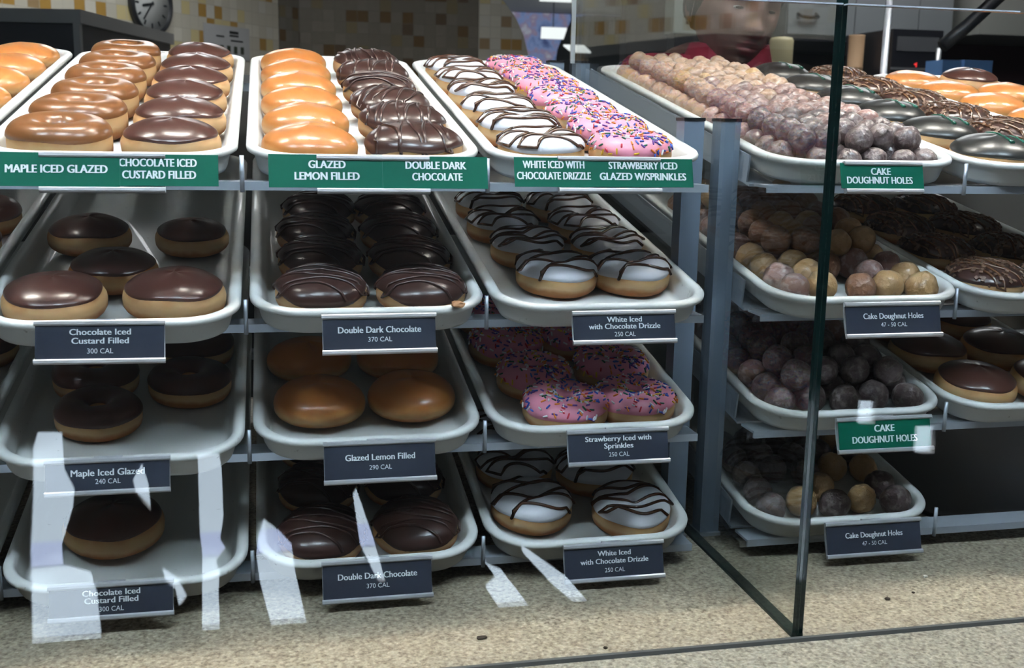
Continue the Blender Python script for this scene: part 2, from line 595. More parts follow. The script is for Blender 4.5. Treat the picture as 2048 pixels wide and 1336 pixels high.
uvquad('wall_back', (0.24, 6.0), (1.70, 6.0), FLOOR_Z, CEIL_Z, 0.12, M_tile,
       [(1.43, FLOOR_Z + 0.3), (1.44, 0.35), (1.42, 0.47), (1.39, 0.58), (1.34, 0.68), (1.26, 0.78), (1.15, 0.86), (1.15, CEIL_Z)])
th = math.radians(34)
uvquad('wall_side', (0.24 - 3.6 * math.sin(th), 6.0 - 3.6 * math.cos(th)), (0.24, 6.0), FLOOR_Z, CEIL_Z, 0.1, M_tile)

# counter
b = MB(); b.box(-2.2, 2.6, -0.283, 0.84, COUNTER_Z - 0.04, COUNTER_Z)
ct = tag(ob('counter', (b, M_counter)), 'speckled beige stone counter under the racks and glass front', 'counter')
b = MB(); b.box(-2.1, 2.5, -0.25, 0.80, FLOOR_Z, COUNTER_Z - 0.04)
ob('counter_base', (b, mat('grey_laminate', (0.2, 0.19, 0.18), 0.6)), ct)

# ---------------------------------------------------------------- lamps
M_strip = emit('strip_diffuser_glow', (1.0, 0.95, 0.87), STRIP_POWER)
M_panel = emit('panel_diffuser_glow', (0.70, 0.86, 1.0), PANEL_POWER)
M_kfill = emit('kitchen_diffuser_glow', (0.95, 0.97, 1.0), BACK_POWER)
M_frame = mat('white_lamp_frame', (0.7, 0.7, 0.7), 0.5)


def lamp(x, y, z, wx, wy, me, label, group, shade=0.0):
    o = empty('ceiling_light', T(x, y, z), label, 'ceiling light', group)
    f = MB()
    t = 0.02
    f.box(-wx / 2 - t, wx / 2 + t, -wy / 2 - t, wy / 2 + t, 0.0, 0.03)
    ob('lamp_housing', (f, M_frame), o)
    if shade:
        for sy in (-1, 1):
            f = MB(); f.box(-wx / 2 - t, wx / 2 + t, sy * (wy / 2 + 0.015) - 0.002, sy * (wy / 2 + 0.015) + 0.002, -shade, 0.0)  # added plates that keep strip light off the person and back wall
            ob('side_shade', (f, M_frame), o)
    d = MB(); d.box(-wx / 2, wx / 2, -wy / 2, wy / 2, -0.012, -0.0005)
    ob('diffuser', (d, me), o)
    return o


for i, x in enumerate((-0.85, 0.05, 0.95, 1.85)):
    lamp(x, 0.25, CEIL_Z - 0.06, 0.46, 0.09, M_strip, 'long narrow fluorescent strip over the doughnut racks', 'fluorescent strips over the racks', 0.17)
for i, (x, y) in enumerate(((-0.95, -0.95), (0.05, -0.95), (1.05, -0.95))):
    lamp(x, y, CEIL_Z - 0.06, 0.50, 0.22, M_panel, 'long cool ceiling light panel on the customer side', 'ceiling panels on the customer side')
for i, (x, y) in enumerate(((0.0, 3.6), (2.6, 3.1))):  # unseen lamps, added to brighten the tiled walls behind
    lamp(x, y, CEIL_Z - 0.06, 1.2, 0.6, M_kfill, 'unseen ceiling panel added to light the kitchen', 'added ceiling panels of the kitchen')


# ---------------------------------------------------------------- trays
def rrect(w_, l_, r, off, z, seg=9):
    """rounded rectangle, front edge at y=0, grown by off"""
    x1, y0, y1 = w_ / 2 + off, -off, l_ + off
    r = max(0.004, r + off)
    pts = []
    for cx, cy, a0 in ((x1 - r, y1 - r, 0), (-x1 + r, y1 - r, 90), (-x1 + r, y0 + r, 180), (x1 - r, y0 + r, 270)):
        for k in range(seg + 1):
            a = math.radians(a0 + 90 * k / seg)
            pts.append(Vector((cx + r * math.cos(a), cy + r * math.sin(a), z)))
    return pts


def tray_mesh():
    b = MB()
    prof = [(-0.0225, TRAY_FLOOR), (-0.0185, TRAY_FLOOR + 0.0015), (-0.0165, -0.018), (-0.0125, -0.005), (-0.011, -0.0012), (-0.0085, 0.0004), (-0.005, 0.0009), (-0.0018, 0.0002), (-0.0002, -0.0022), (-0.0006, -0.0052), (-0.003, -0.0068), (-0.0062, -0.0074), (-0.0075, -0.0095), (-0.0105, -0.0215), (-0.0125, -0.0256), (-0.017, -0.0276)]
    b.loft([rrect(TRAY_W, TRAY_L, 0.055, o, z) for o, z in prof], True, True, True)
    me = b.mesh('tray', M_tray)
    return fix_normals(me)


TRAY = tray_mesh()


def frame_of(col, row):
    return T(COLX[col], ROW_Y[row], ROW_Z[row]) @ RX(TILT)


SHELF = ['top', 'second', 'third', 'bottom']
TRAYS = {
    ('far', 0): 'of glazed doughnuts', ('maple', 0): 'of maple rings and chocolate custard doughnuts', ('lemon', 0): 'of lemon filled and double dark chocolate doughnuts',
    ('white', 0): 'of white iced and strawberry sprinkle doughnuts', ('hole', 0): 'heaped with doughnut holes', ('cookie', 0): 'of black iced and cookie crumb doughnuts', ('shell', 0): 'of orange glazed shells',
    ('far', 1): 'of dark doughnuts at the picture edge', ('maple', 1): 'with five chocolate custard doughnuts', ('lemon', 1): 'with two rows of double dark chocolate doughnuts', ('white', 1): 'with two rows of white iced drizzled doughnuts',
    ('hole', 1): 'of tan and brown doughnut holes', ('cookie', 1): 'of chocolate crumb topped doughnuts',
    ('far', 2): 'of dark doughnuts at the picture edge', ('maple', 2): 'with four dark iced rings', ('lemon', 2): 'with four glazed lemon doughnuts', ('white', 2): 'with pink sprinkle doughnuts', ('hole', 2): 'of dark doughnut holes', ('cookie', 2): 'of chocolate iced doughnuts',
    ('far', 3): 'almost empty at the picture edge', ('maple', 3): 'with a single chocolate doughnut', ('lemon', 3): 'with double dark chocolate doughnuts', ('white', 3): 'with five white iced drizzled doughnuts', ('hole', 3): 'with few doughnut holes',
}
for (c, r), txt in TRAYS.items():
    o = ob('serving_tray', TRAY, None, frame_of(c, r) @ T(0, TRAY_S.get((c, r), 0.0), 0))
    tag(o, 'white rounded tray %s, on the %s shelf' % (txt, SHELF[r]), 'tray', 'white trays on the racks')

# ---------------------------------------------------------------- racks
PY0, PY1 = 0.105, 0.129
ct_, st_, tt_ = math.cos(TILT), math.sin(TILT), math.tan(TILT)


def rack(x0, x1, posts, rails, label, pins, holes):
    rk = empty('display_rack', T((x0 + x1) / 2, 0.1, COUNTER_Z), label, 'rack', None)
    inv = rk.matrix_basis.inverted()

    def part(name, b, m, parent=rk, M=None):
        return ob(name, (b, m), parent, inv if parent is rk else None)
    for (xa, xb) in posts:
        for (ya, yb, zt) in ((PY0, PY1, 0.041), (0.705, 0.729, 0.131)):
            b = MB()
            b.box(xa, xb, ya, yb, COUNTER_Z + 0.004, zt)
            p = part('post', b, M_post)
            b = MB(); b.box(xa - 0.0008, xb + 0.0008, ya - 0.0008, yb + 0.0008, zt, zt + 0.0035)
            part('post_cap', b, M_cap, p)
            b = MB(); b.box(xa - 0.0012, xb + 0.0012, ya - 0.004, yb + 0.004, COUNTER_Z, COUNTER_Z + 0.004)
            part('post_foot', b, M_rail, p)
    for r in range(4):
        zr, yr = ROW_Z[r], ROW_Y[r]
        zb = zr - 0.0280
        b = MB()
        # folded front bar: a top flange under the trays and a vertical face
        b.box(x0, x1, yr + 0.026, yr + 0.029, zb + 0.026 * tt_ - 0.0085, zb + 0.026 * tt_ - 0.0005)
        b.box(x0, x1, yr + 0.029, yr + 0.06, zb + 0.026 * tt_ - 0.0035, zb + 0.026 * tt_ - 0.0007)
        fb = part('front_bar', b, M_rail)
        for px in pins:
            q = MB(); q.tube([(px, yr + 0.0245, zb + 0.026 * tt_ - 0.010), (px, yr + 0.0245, zr + 0.001)], 0.0021, 8)
            part('divider_pin', q, M_rail, fb)
        b = MB(); b.box(x0, x1, yr + 0.60, yr + 0.63, zb + 0.60 * tt_ - 0.012, zb + 0.60 * tt_ - 0.001)
        part('rear_bar', b, M_rail)
        for xr, s in rails:
            b = MB()
            M = T(0, yr, zr) @ RX(TILT)
            b.box(xr, xr + 0.002, 0.075, 0.71, -0.038, -0.0085, 0, M)
            b.box(min(xr, xr + s * 0.03), max(xr, xr + s * 0.03), 0.066, 0.71, -0.0405, -0.038, 0, M)
            part('side_rail', b, M_rail)
    b = MB()
    b.box(x0 + 0.002, x1 - 0.002, 0.7305, 0.7325, COUNTER_Z + 0.03, 0.10)
    bp = part('back_panel', b, mat('grey_back_sheet', (0.075, 0.075, 0.072), 0.5))  # blocks kitchen light from the lower shelves; on the left rack purely added
    if holes:
        for i in range(6):
            for j in range(3):
                b = MB()
                b.tube([(x0 + 0.10 + 0.035 * i, 0.7290, -0.02 - 0.028 * j), (x0 + 0.10 + 0.035 * i, 0.7304, -0.02 - 0.028 * j)], 0.0055, 12)
                part('punched_hole', b, M_cap, bp)
    return rk


rack(-0.70, 0.468, [(0.467, 0.490), (-0.724, -0.70)], [(0.4655, -1)], 'grey steel rack carrying the three wide columns of trays beside the glass divider', [-0.235, 0.0, 0.235], False)
rack(0.533, 1.40, [(0.5095, 0.5325), (1.40, 1.424)], [(0.5335, 1)], 'grey steel rack carrying the doughnut hole trays behind the glass edge', [0.763, 0.9938], True)

# ---------------------------------------------------------------- doughnuts
def irregular(seed, amp=0.03):
    g = random.Random(seed)
    h = [(k, amp / (k - 0.5) * g.uniform(0.4, 1.0), g.uniform(0, 6.28)) for k in (2, 3, 4, 5)]
    return lambda t: 1.0 + sum(a * math.sin(k * t + p) for k, a, p in h)


class Shape:
    """surface of a fried doughnut, filled (no hole) or ring"""
    def __init__(s, ring, R, H, seed, hole=0.009, amp=0.03, sx=1.0, p=2.45):
        s.ring, s.R, s.H, s.sx, s.p = ring, R, H, sx, p
        s.zc = 0.46 * H
        s.ht = H - s.zc
        s.a = (R - hole) / 2
        s.Rc = (R + hole) / 2
        s.f = irregular(seed, amp)
        s.g = irregular(seed + 99, 0.05)

    def pt(s, th_, ph, d=0.0):
        c, si = math.cos(ph), math.sin(ph)
        p = s.p
        e = 2.0 / p
        cc = math.copysign(abs(c) ** e, c)
        if si >= 0:
            z = s.zc + (s.ht * s.g(th_) + d) * si ** e
        else:
            z = s.zc - (s.zc + d) * abs(si) ** 0.62
        if s.ring:
            r = s.Rc + (s.a + d) * cc
        else:
            r = (s.R + d) * max(0.0, cc)
        if r > s.R * 0.3:
            r *= 1 + (s.f(th_) - 1) * min(1.0, (r / s.R - 0.3) / 0.5)
        return Vector((r * math.cos(th_) * s.sx, r * math.sin(th_), z))

    def top(s, x, y, d=0.0):
        x /= s.sx
        th_ = math.atan2(y, x)
        rho = math.hypot(x, y) / s.f(th_)
        p = s.p
        if s.ring:
            u = abs(rho - s.Rc) / (s.a + d)
            z = max(0.0, 1 - min(u, 1) ** p) ** (1 / p)
            if rho < s.Rc:
                z = max(z, 0.62)
        else:
            z = max(0.0, 1 - min(rho / (s.R + d), 1) ** p) ** (1 / p)
        return s.zc + (s.ht * s.g(th_) + d) * z

    def dough(s, b, nt_=44, mi=0):
        phs = [math.pi - 0.0001 - 2 * math.pi * k / 26 for k in range(26)] if s.ring else [math.pi / 2 - 0.02 - (math.pi - 0.04) * k / 18 for k in range(19)]
        rings = [[s.pt(2 * math.pi * k / nt_, ph) for k in range(nt_)] for ph in phs]
        if s.ring:
            rings.append(rings[0])
        b.loft(rings, True, not s.ring, not s.ring, mi)

    def icing(s, b, edge, wav, seed, d=0.0016, nt_=56, mi=0):
        e = irregular(seed, wav)
        p0 = math.radians(158) if s.ring else math.pi / 2 - 0.03
        n = 18
        rings = []
        for j in range(n + 1):
            rg = []
            for k in range(nt_):
                t = 2 * math.pi * k / nt_
                pe = edge + (e(t) - 1)
                ph = p0 + (pe - p0) * j / n
                dd = d
                if j == n:
                    dd = -0.0012
                elif j == n - 1:
                    dd = d * 0.75
                if s.ring and j == 0:
                    dd = -0.0012
                rg.append(s.pt(t, ph, dd))
            rings.append(rg)
        b.loft(rings, True, not s.ring, False, mi)

    def zigzag(s, b, n, ang, r, seed, spread=0.8, d=0.0022, wob=0.1, mi=0, edge=0.97, drip=0.25):
        g = random.Random(seed)
        pts = []
        ca, sa = math.cos(ang), math.sin(ang)
        R = s.R
        for i in range(n):
            c0 = R * spread * (-1 + 2 * (i + 0.5) / n) + g.uniform(-0.03, 0.03) * R
            c1 = c0 + R * spread * 1.2 / n * g.uniform(0.5, 1.1)
            w_ = math.sqrt(max(0.02, 1 - (c0 / R) ** 2)) * R * edge
            sg = 1 if i % 2 else -1
            ph = g.uniform(0, 6.28)
            m = 15
            for k in range(m + 1):
                t = -1 + 2 * k / m
                a = sg * t * w_
                cc = c0 + (c1 - c0) * k / m + wob * R * 0.5 * math.sin(2.6 * t + ph)
                x, y = a * ca - cc * sa, a * sa + cc * ca
                q = math.hypot(x / s.sx, y)
                lim = R * 0.985 * s.f(math.atan2(y, x / s.sx))
                if q > lim:
                    x, y = x * lim / q, y * lim / q
                z = s.top(x, y, d)
                if abs(t) > 0.93:
                    z -= drip * s.H * g.uniform(0.3, 1.0)
                    q = math.hypot(x / s.sx, y)
                    e = max(1.0, (s.R + 0.0014) * s.f(math.atan2(y, x / s.sx)) / q)
                    x *= e
                    y *= e
                pts.append(Vector((x * s.sx if False else x, y, z)))
        b.tube(pts, r, 7, mi, True, 0.85)

    def scatter(s, n, seed, lo, hi, d):
        g = random.Random(seed)
        out = []
        for _ in range(n):
            t = g.uniform(0, 2 * math.pi)
            ph = g.uniform(lo, hi)
            p = s.pt(t, ph, d)
            a = s.pt(t + 0.03, ph, d) - p
            q = s.pt(t, ph - 0.05, d) - p
            if a.length < 1e-7 or q.length < 1e-7:
                continue
            a.normalize()
            q.normalize()
            out.append((p, a, q, g))
        return out


def kind_meshes(kind, v):
    seed = sum(map(ord, kind)) * 7 + v * 31
    g = random.Random(seed)
    parts = []
    if kind == 'maple':
        s = Shape(True, 0.049, 0.041, seed, hole=0.011)
    elif kind in ('white', 'straw'):
        s = Shape(True, 0.0455, 0.0355, seed, hole=0.005, amp=0.04)
    elif kind == 'custard':
        s = Shape(False, 0.048, 0.0435, seed, p=2.1)
    elif kind == 'darkring':
        s = Shape(True, 0.0475, 0.036, seed, hole=0.009)
    elif kind == 'lemon':
        s = Shape(False, 0.048, 0.041, seed, p=2.1)
    elif kind == 'shell':
        s = Shape(False, 0.0485, 0.037, seed, p=2.3)
    elif kind == 'ddark':
        s = Shape(False, 0.047, 0.041, seed, sx=1.03, amp=0.05)
    elif kind == 'black':
        s = Shape(False, 0.047, 0.041, seed, sx=1.03, p=2.1)
    elif kind == 'cookie':
        s = Shape(False, 0.0475, 0.037, seed, sx=1.05)
    b = MB()
    s.dough(b)
    if kind in ('lemon', 'shell'):
        return [('body', b.mesh('glazed_doughnut', M_glazed if kind == 'lemon' else M_shell), None)]
    parts.append(('dough', b.mesh('dough', M_dough), None))
    b = MB()
    ic = {'maple': (M_maple, 0.22, 0.07), 'white': (M_white, 0.2, 0.12), 'straw': (M_pink, 0.12, 0.16), 'custard': (M_choc, 0.34, 0.08), 'darkring': (M_choc, 0.1, 0.06),
          'ddark': (M_dark, 0.05, 0.22), 'black': (M_black, 0.12, 0.06), 'cookie': (M_dark, 0.06, 0.12)}[kind]
    s.icing(b, ic[1], ic[2], seed + 3)
    parts.append(('icing', fix_normals(b.mesh('icing', ic[0])), None))
    if kind == 'white':
        b = MB()
        s.zigzag(b, 6, g.uniform(-0.1, 0.35), 0.0021, seed + 5, 0.9, wob=0.3)
        parts.append(('drizzle', b.mesh('drizzle', M_driz), None))
    elif kind == 'ddark':
        b = MB()
        s.zigzag(b, 7, math.radians(90 + g.uniform(-18, 10)) if v < 3 else g.uniform(-0.2, 0.2), 0.0018, seed + 5, 0.88, wob=0.12, drip=0.35)
        parts.append(('drizzle', b.mesh('drizzle', M_dark), None))
    elif kind == 'black':
        b = MB()
        for a0, l in ((-0.1, 1.0), (0.75, 0.9)):
            pts = []
            for k in range(12):
                t = k / 11
                x = s.R * (0.12 + a0 * 0.55 + 0.03 * math.sin(5 * t))
                y = s.R * (0.55 - 1.15 * l * t)
                pts.append((x, y, s.top(x, y, 0.002)))
            b.tube(pts, lambda t: 0.0013 + 0.0016 * max(0, (t - 0.8) / 0.2), 7)
        parts.append(('drizzle', b.mesh('drizzle', M_green_ic), None))
    elif kind == 'cookie':
        b = MB()
        s.zigzag(b, 6, math.radians(90 + g.uniform(-25, 25)), 0.0021, seed + 5, 0.85, wob=0.2)
        parts.append(('drizzle', b.mesh('drizzle', M_tan_driz), None))
        b = MB()
        for p, a, q, gg in s.scatter(130, seed + 8, 0.15, 1.5, 0.0024):
            n = a.cross(q)
            k = gg.uniform(0.0014, 0.0027)
            A = gg.uniform(0, 6.28)
            x = a * math.cos(A) + q * math.sin(A)
            y = n.cross(x)
            M = Matrix((x, y, n)).transposed().to_4x4()
            M.translation = p
            b.box(-k * gg.uniform(.6, 1.2), k * gg.uniform(.6, 1.2), -k, k * gg.uniform(.5, 1), -k * 0.8, k * 1.1, 0, M)
        parts.append(('cookie_crumbs', b.mesh('cookie_crumbs', M_crumb), 'stuff'))
    elif kind == 'straw':
        b = MB()
        for p, a, q, gg in s.scatter(215, seed + 8, 0.18, 2.2, 0.0022):
            A = gg.uniform(0, 6.28)
            x = a * math.cos(A) + q * math.sin(A)
            l = gg.uniform(0.0022, 0.0034)
            mi = gg.choice([0, 0, 0, 1, 1, 2, 2, 3, 4, 4, 5, 6])
            b.tube([p - x * l, p - x * l * 0.8, p + x * l * 0.8, p + x * l], lambda t: 0.00098 if 0.1 < t < 0.9 else 0.0006, 6, mi)
        parts.append(('sprinkles', b.mesh('sprinkles', SPR), 'stuff'))
    return parts


KINDS = {}
WALL = [(0.0225, TRAY_FLOOR), (0.0185, -0.021), (0.0165, -0.018), (0.0125, -0.005), (0.011, -0.0012), (0.0085, 0.0006), (0.0, 0.0035)]     # inner outline of a tray wall: inset, height
NVAR = {'maple': 3, 'custard': 3, 'lemon': 3, 'ddark': 4, 'white': 4, 'straw': 4, 'black': 3, 'cookie': 3, 'shell': 3, 'darkring': 2}


def proto(kind, v):
    if (kind, v) not in KINDS:
        KINDS[(kind, v)] = kind_meshes(kind, v)
    return KINDS[(kind, v)]


NAME = {'maple': 'maple_iced_doughnut', 'custard': 'chocolate_iced_doughnut', 'lemon': 'glazed_doughnut', 'ddark': 'double_chocolate_doughnut', 'white': 'white_iced_doughnut',
        'straw': 'sprinkle_doughnut', 'black': 'black_iced_doughnut', 'cookie': 'cookie_crumb_doughnut', 'shell': 'glazed_doughnut', 'darkring': 'chocolate_iced_ring_doughnut'}
COUNT = {}


def doughnut(kind, col, row, x, s_, label, group, tilt=(0, 0), dz=0.0, spin=None, v=None, k=1.0):
    i = COUNT.get(kind, 0)
    COUNT[kind] = i + 1
    if v is None:
        v = i % NVAR[kind]
    g = random.Random(i * 13 + len(kind))
    spin = g.uniform(-0.25, 0.25) if spin is None else spin
    pr = proto(kind, v)
    S = RX(tilt[0]) @ RY(tilt[1]) @ RZ(spin) @ Matrix.Scale(k * g.uniform(0.96, 0.985), 4)
    # keep it clear of the tray walls
    pts = [S @ v_.co for _, me_, _k in pr for v_ in me_.vertices]
    zmin = min(p.z for p in pts)
    dz -= min(0.0, zmin + dz)
    xl = x - COLX[col]
    f0 = TRAY_S.get((col, row), 0.0)

    def wall(z):
        z += TRAY_FLOOR + dz
        for (o0, z0), (o1, z1) in zip(WALL, WALL[1:]):
            if z <= z1:
                return o0 + (o1 - o0) * max(0.0, z - z0) / (z1 - z0) + 0.0009
        return 0.0
    for _ in range(2):
        hi = max(xl + p.x - (TRAY_W / 2 - wall(p.z)) for p in pts)
        lo = min(xl + p.x + (TRAY_W / 2 - wall(p.z)) for p in pts)
        if hi > 0:
            xl -= hi
        elif lo < 0:
            xl -= lo
        fr = min(s_ + p.y - f0 - wall(p.z) for p in pts)
        bk = max(s_ + p.y - f0 - TRAY_L + wall(p.z) for p in pts)
        if fr < 0:
            s_ -= fr
        elif bk > 0:
            s_ -= bk
    M = frame_of(col, row) @ T(xl, s_, TRAY_FLOOR + 0.0003 + dz) @ S
    if len(pr) == 1:
        o = ob(NAME[kind], pr[0][1], None, M)
        return tag(o, label, 'doughnut', group)
    o = empty(NAME[kind], M, label, 'doughnut', group)
    for n, me, kd in pr:
        c = ob(n, me, o)
        if kd:
            c['kind'] = kd
    return o


ORD = ['nearest the front', 'second from the front', 'third from the front', 'fourth from the front', 'fifth from the front', 'farthest back']
ORDN = ['first', 'second', 'third', 'fourth', 'fifth', 'sixth', 'seventh']


def row_of(kind, col, row, spots, text, group, **kw):
    n = len(spots)
    for i, q in enumerate(spots):
        t = 'nearest the front' if i == 0 else ('farthest back' if i == n - 1 else ORDN[i] + ' from the front')
        doughnut(kind, col, row, q[0], q[1], text.replace('#', t), group, **{**kw, **(q[2] if len(q) > 2 else {})})


S6 = [0.0715 + 0.1128 * i for i in range(6)]
# top shelf
row_of('shell', 'far', 0, [(-0.300, s_) for s_ in S6], 'glazed doughnut # beside the maple iced tray, top shelf', 'glazed doughnuts in the tray at the picture edge')
row_of('maple', 'maple', 0, [(x, s_) for x, s_ in zip((-0.166, -0.165, -0.164, -0.165, -0.164, -0.165), S6)], 'maple iced ring doughnut, # of its row on the top shelf', 'maple iced rings on the top shelf')
row_of('custard', 'maple', 0, [(-0.0655 + 0.001 * math.sin(i * 2), s_) for i, s_ in enumerate(S6)], 'glossy chocolate iced doughnut # on top shelf, beside the maple rings', 'chocolate custard doughnuts on the top shelf')
row_of('lemon', 'lemon', 0, [(0.064 + 0.002 * math.sin(i * 2.2), s_) for i, s_ in enumerate(S6)], 'plain glazed lemon filled doughnut # of its row on the top shelf', 'glazed lemon filled doughnuts on the top shelf')
row_of('ddark', 'lemon', 0, [(0.168 + 0.002 * math.sin(i * 1.7), s_) for i, s_ in enumerate(S6)], 'double dark chocolate doughnut # on top shelf, beside the lemon filled', 'double dark chocolate doughnuts on the top shelf', v=None)
row_of('white', 'white', 0, [(0.293 + 0.002 * math.sin(i * 1.7), 0.0705 + 0.109 * i) for i in range(6)], 'white iced doughnut with chocolate drizzle, # of its row on top shelf', 'white iced drizzled doughnuts on the top shelf')
row_of('straw', 'white', 0, [(0.396 + 0.003 * math.sin(i * 1.9), 0.0705 + 0.0945 * i) for i in range(7)], 'pink iced sprinkle doughnut # of its row on the top shelf', 'strawberry sprinkle doughnuts on the top shelf')
row_of('black', 'cookie', 0, [(0.820 + 0.002 * math.sin(i * 2), 0.070 + 0.1125 * i) for i in range(6)], 'black iced doughnut with green drizzle, # on the top shelf', 'black iced doughnuts on the top shelf', spin=0.0)
row_of('cookie', 'cookie', 0, [(0.926 + 0.002 * math.sin(i * 2.4), 0.075 + 0.112 * i) for i in range(6)], 'doughnut under chocolate drizzle and crumbs, # on the top shelf', 'cookie crumb doughnuts on the top shelf')
row_of('shell', 'shell', 0, [(1.052, s_) for s_ in S6], 'orange glazed doughnut # beside the crumb topped ones, top shelf', 'orange glazed doughnuts by the crumb topped ones')
row_of('shell', 'shell', 0, [(1.160, s_) for s_ in S6[:5]], 'orange glazed doughnut # of the outer row, top shelf', 'orange glazed doughnuts of the outer row')
doughnut('custard', 'shell', 0, 1.160, S6[5], 'chocolate iced doughnut behind the orange glazed ones, top shelf', None)

# second shelf
row_of('darkring', 'far', 1, [(-0.302, 0.22), (-0.300, 0.325)], 'dark iced doughnut # at the picture edge, second shelf', 'dark doughnuts in the tray at the picture edge')
for x, s_, t, kw in ((-0.168, 0.24, 'back, above the blank space', dict(k=0.93)), (-0.060, 0.235, 'back beside the dark divider gap', dict(k=0.88)),
                     (-0.129, 0.116, 'middle, between and behind the front two', dict(k=0.92)), (-0.062, 0.034, 'front with a small bright glint', dict(k=1.02)), (-0.181, 0.026, 'front with a broad bright sheen', dict(k=1.0, dz=0.0))):
    doughnut('custard', 'maple', 1, x, s_, 'chocolate iced doughnut on the second shelf, ' + t, 'chocolate custard doughnuts on the second shelf', **kw)
row_of('ddark', 'lemon', 1, [(0.0725, 0.044), (0.077, 0.144), (0.076, 0.244), (0.085, 0.344)], 'double dark doughnut # beside the empty tray side, second shelf', 'double dark chocolate doughnuts on the second shelf', v=3, k=0.96)
row_of('ddark', 'lemon', 1, [(0.172, 0.044), (0.176, 0.145), (0.177, 0.246), (0.180, 0.346)], 'double dark doughnut # beside the white iced tray, second shelf', 'double dark chocolate doughnuts on the second shelf', v=3, k=0.96)
row_of('white', 'white', 1, [(0.325, 0.095), (0.314, 0.190), (0.304, 0.285), (0.306, 0.38)], 'white iced drizzled doughnut # of the wandering row, second shelf', 'white iced doughnuts on the second shelf', k=0.97)
row_of('white', 'white', 1, [(0.4155, 0.096), (0.410, 0.189), (0.406, 0.282), (0.398, 0.375)], 'white iced drizzled doughnut # of the row by the post, second shelf', 'white iced doughnuts on the second shelf', k=0.97)
row_of('cookie', 'cookie', 1, [(0.828, 0.066), (0.826, 0.166), (0.834, 0.268), (0.836, 0.37)], 'crumb topped doughnut # of the row beside the holes, second shelf', 'crumb topped doughnuts on the second shelf', k=0.91)
row_of('cookie', 'cookie', 1, [(0.926, 0.066), (0.926, 0.168), (0.932, 0.268), (0.932, 0.37)], 'crumb topped doughnut # of the far row, second shelf', 'crumb topped doughnuts on the second shelf', k=0.91)
# third shelf
row_of('darkring', 'far', 2, [(-0.302, 0.16), (-0.300, 0.265)], 'dark iced doughnut # at the picture edge, third shelf', 'dark doughnuts of the third shelf at the picture edge')
for x, s_, t, kw in ((-0.146, 0.080, 'in front of the reflection', dict(k=0.9)), (-0.160, 0.172, 'close behind the front one', dict(k=0.95)), (-0.062, 0.150, 'alone by the divider gap', dict(k=0.93)), (-0.056, 0.25, 'farthest back, under the upper tray', dict())):
    doughnut('darkring', 'maple', 2, x, s_, 'dark iced ring doughnut on the third shelf, ' + t, 'dark iced rings on the third shelf', **kw)
for x, s_, t in ((0.071, 0.086, 'front, beside the empty tray side'), (0.168, 0.092, 'front, touching the drizzled tray side'), (0.060, 0.20, 'back, half hidden by the card above'), (0.165, 0.20, 'back, behind the card above')):
    doughnut('lemon', 'lemon', 2, x, s_, 'brown glazed lemon doughnut on the third shelf, ' + t, 'lemon filled doughnuts on the third shelf')
for x, s_, t, kw in ((0.326, 0.045, 'front, above the card', {}), (0.312, 0.136, 'close behind the front one', dict(k=0.97)), (0.299, 0.229, 'back by the tray side', {}), (0.300, 0.325, 'deepest under the shelf', {}),
                     (0.4185, 0.060, 'front by the tray corner', dict(k=0.98)), (0.409, 0.150, 'second by the post', dict(dz=0.001)), (0.386, 0.247, 'third by the post', {})):
    doughnut('straw', 'white', 2, x, s_, 'pink iced sprinkle doughnut on the third shelf, ' + t, 'strawberry sprinkle doughnuts on the third shelf', **kw)
row_of('custard', 'cookie', 2, [(0.826, 0.066), (0.826, 0.168), (0.832, 0.27)], 'chocolate iced doughnut # of the row beside dark holes, third shelf', 'chocolate iced doughnuts on the third shelf')
row_of('custard', 'cookie', 2, [(0.928, 0.066), (0.928, 0.168), (0.93, 0.27)], 'chocolate iced doughnut # of the far row, third shelf', 'chocolate iced doughnuts on the third shelf')
# bottom shelf
doughnut('custard', 'maple', 3, -0.137, 0.085, 'chocolate iced doughnut alone on the bottom shelf behind the reflection', 'chocolate iced doughnuts on the bottom shelf', k=1.05)
row_of('ddark', 'lemon', 3, [(0.070, 0.046), (0.071, 0.146), (0.073, 0.246)], 'dark iced doughnut # of the row by the white reflection, bottom shelf', 'dark doughnuts on the bottom shelf', v=3, k=0.96)
row_of('ddark', 'lemon', 3, [(0.167, 0.050), (0.166, 0.150), (0.167, 0.250)], 'dark iced doughnut # of the row by the drizzled tray, bottom shelf', 'dark doughnuts on the bottom shelf', v=3, k=0.96)
for x, s_, t in ((0.300, 0.082, 'front, beside the empty tray side'), (0.409, 0.060, 'front, by the card'), (0.292, 0.172, 'second, beside the empty tray side'), (0.392, 0.152, 'second, behind the one by the card'), (0.290, 0.262, 'farthest back')):
    doughnut('white', 'white', 3, x, s_, 'white iced drizzled doughnut on the bottom shelf, ' + t, 'white iced doughnuts on the bottom shelf')

# doughnut holes
def hole_mesh(v, m):
    bm = bmesh.new()
    bmesh.ops.create_icosphere(bm, subdivisions=4, radius=0.0152)
    g = random.Random(v * 5 + 1)
    hs = [(Vector((g.uniform(-1, 1), g.uniform(-1, 1), g.uniform(-1, 1))).normalized(), g.uniform(2, 6), g.uniform(0, 6), g.uniform(0.015, 0.04)) for _ in range(11)]
    for q in bm.verts:
        n = q.co.normalized()
        w1 = noise.noise(n * 3.1 + Vector((v * 7.3, 0, 0)))
        w2 = noise.noise(n * 8.0 + Vector((0, v * 5.1, 0)))
        q.co *= 0.955 + 0.4 * sum(a * math.sin(f * n.dot(d) + p) for d, f, p, a in hs) + 0.05 * w1 + 0.03 * w2
    me = bpy.data.meshes.new('doughnut_hole')
    bm.to_mesh(me)
    bm.free()
    me.polygons.foreach_set('use_smooth', [True] * len(me.polygons))
    me.materials.append(m)
    return me


HM = {}


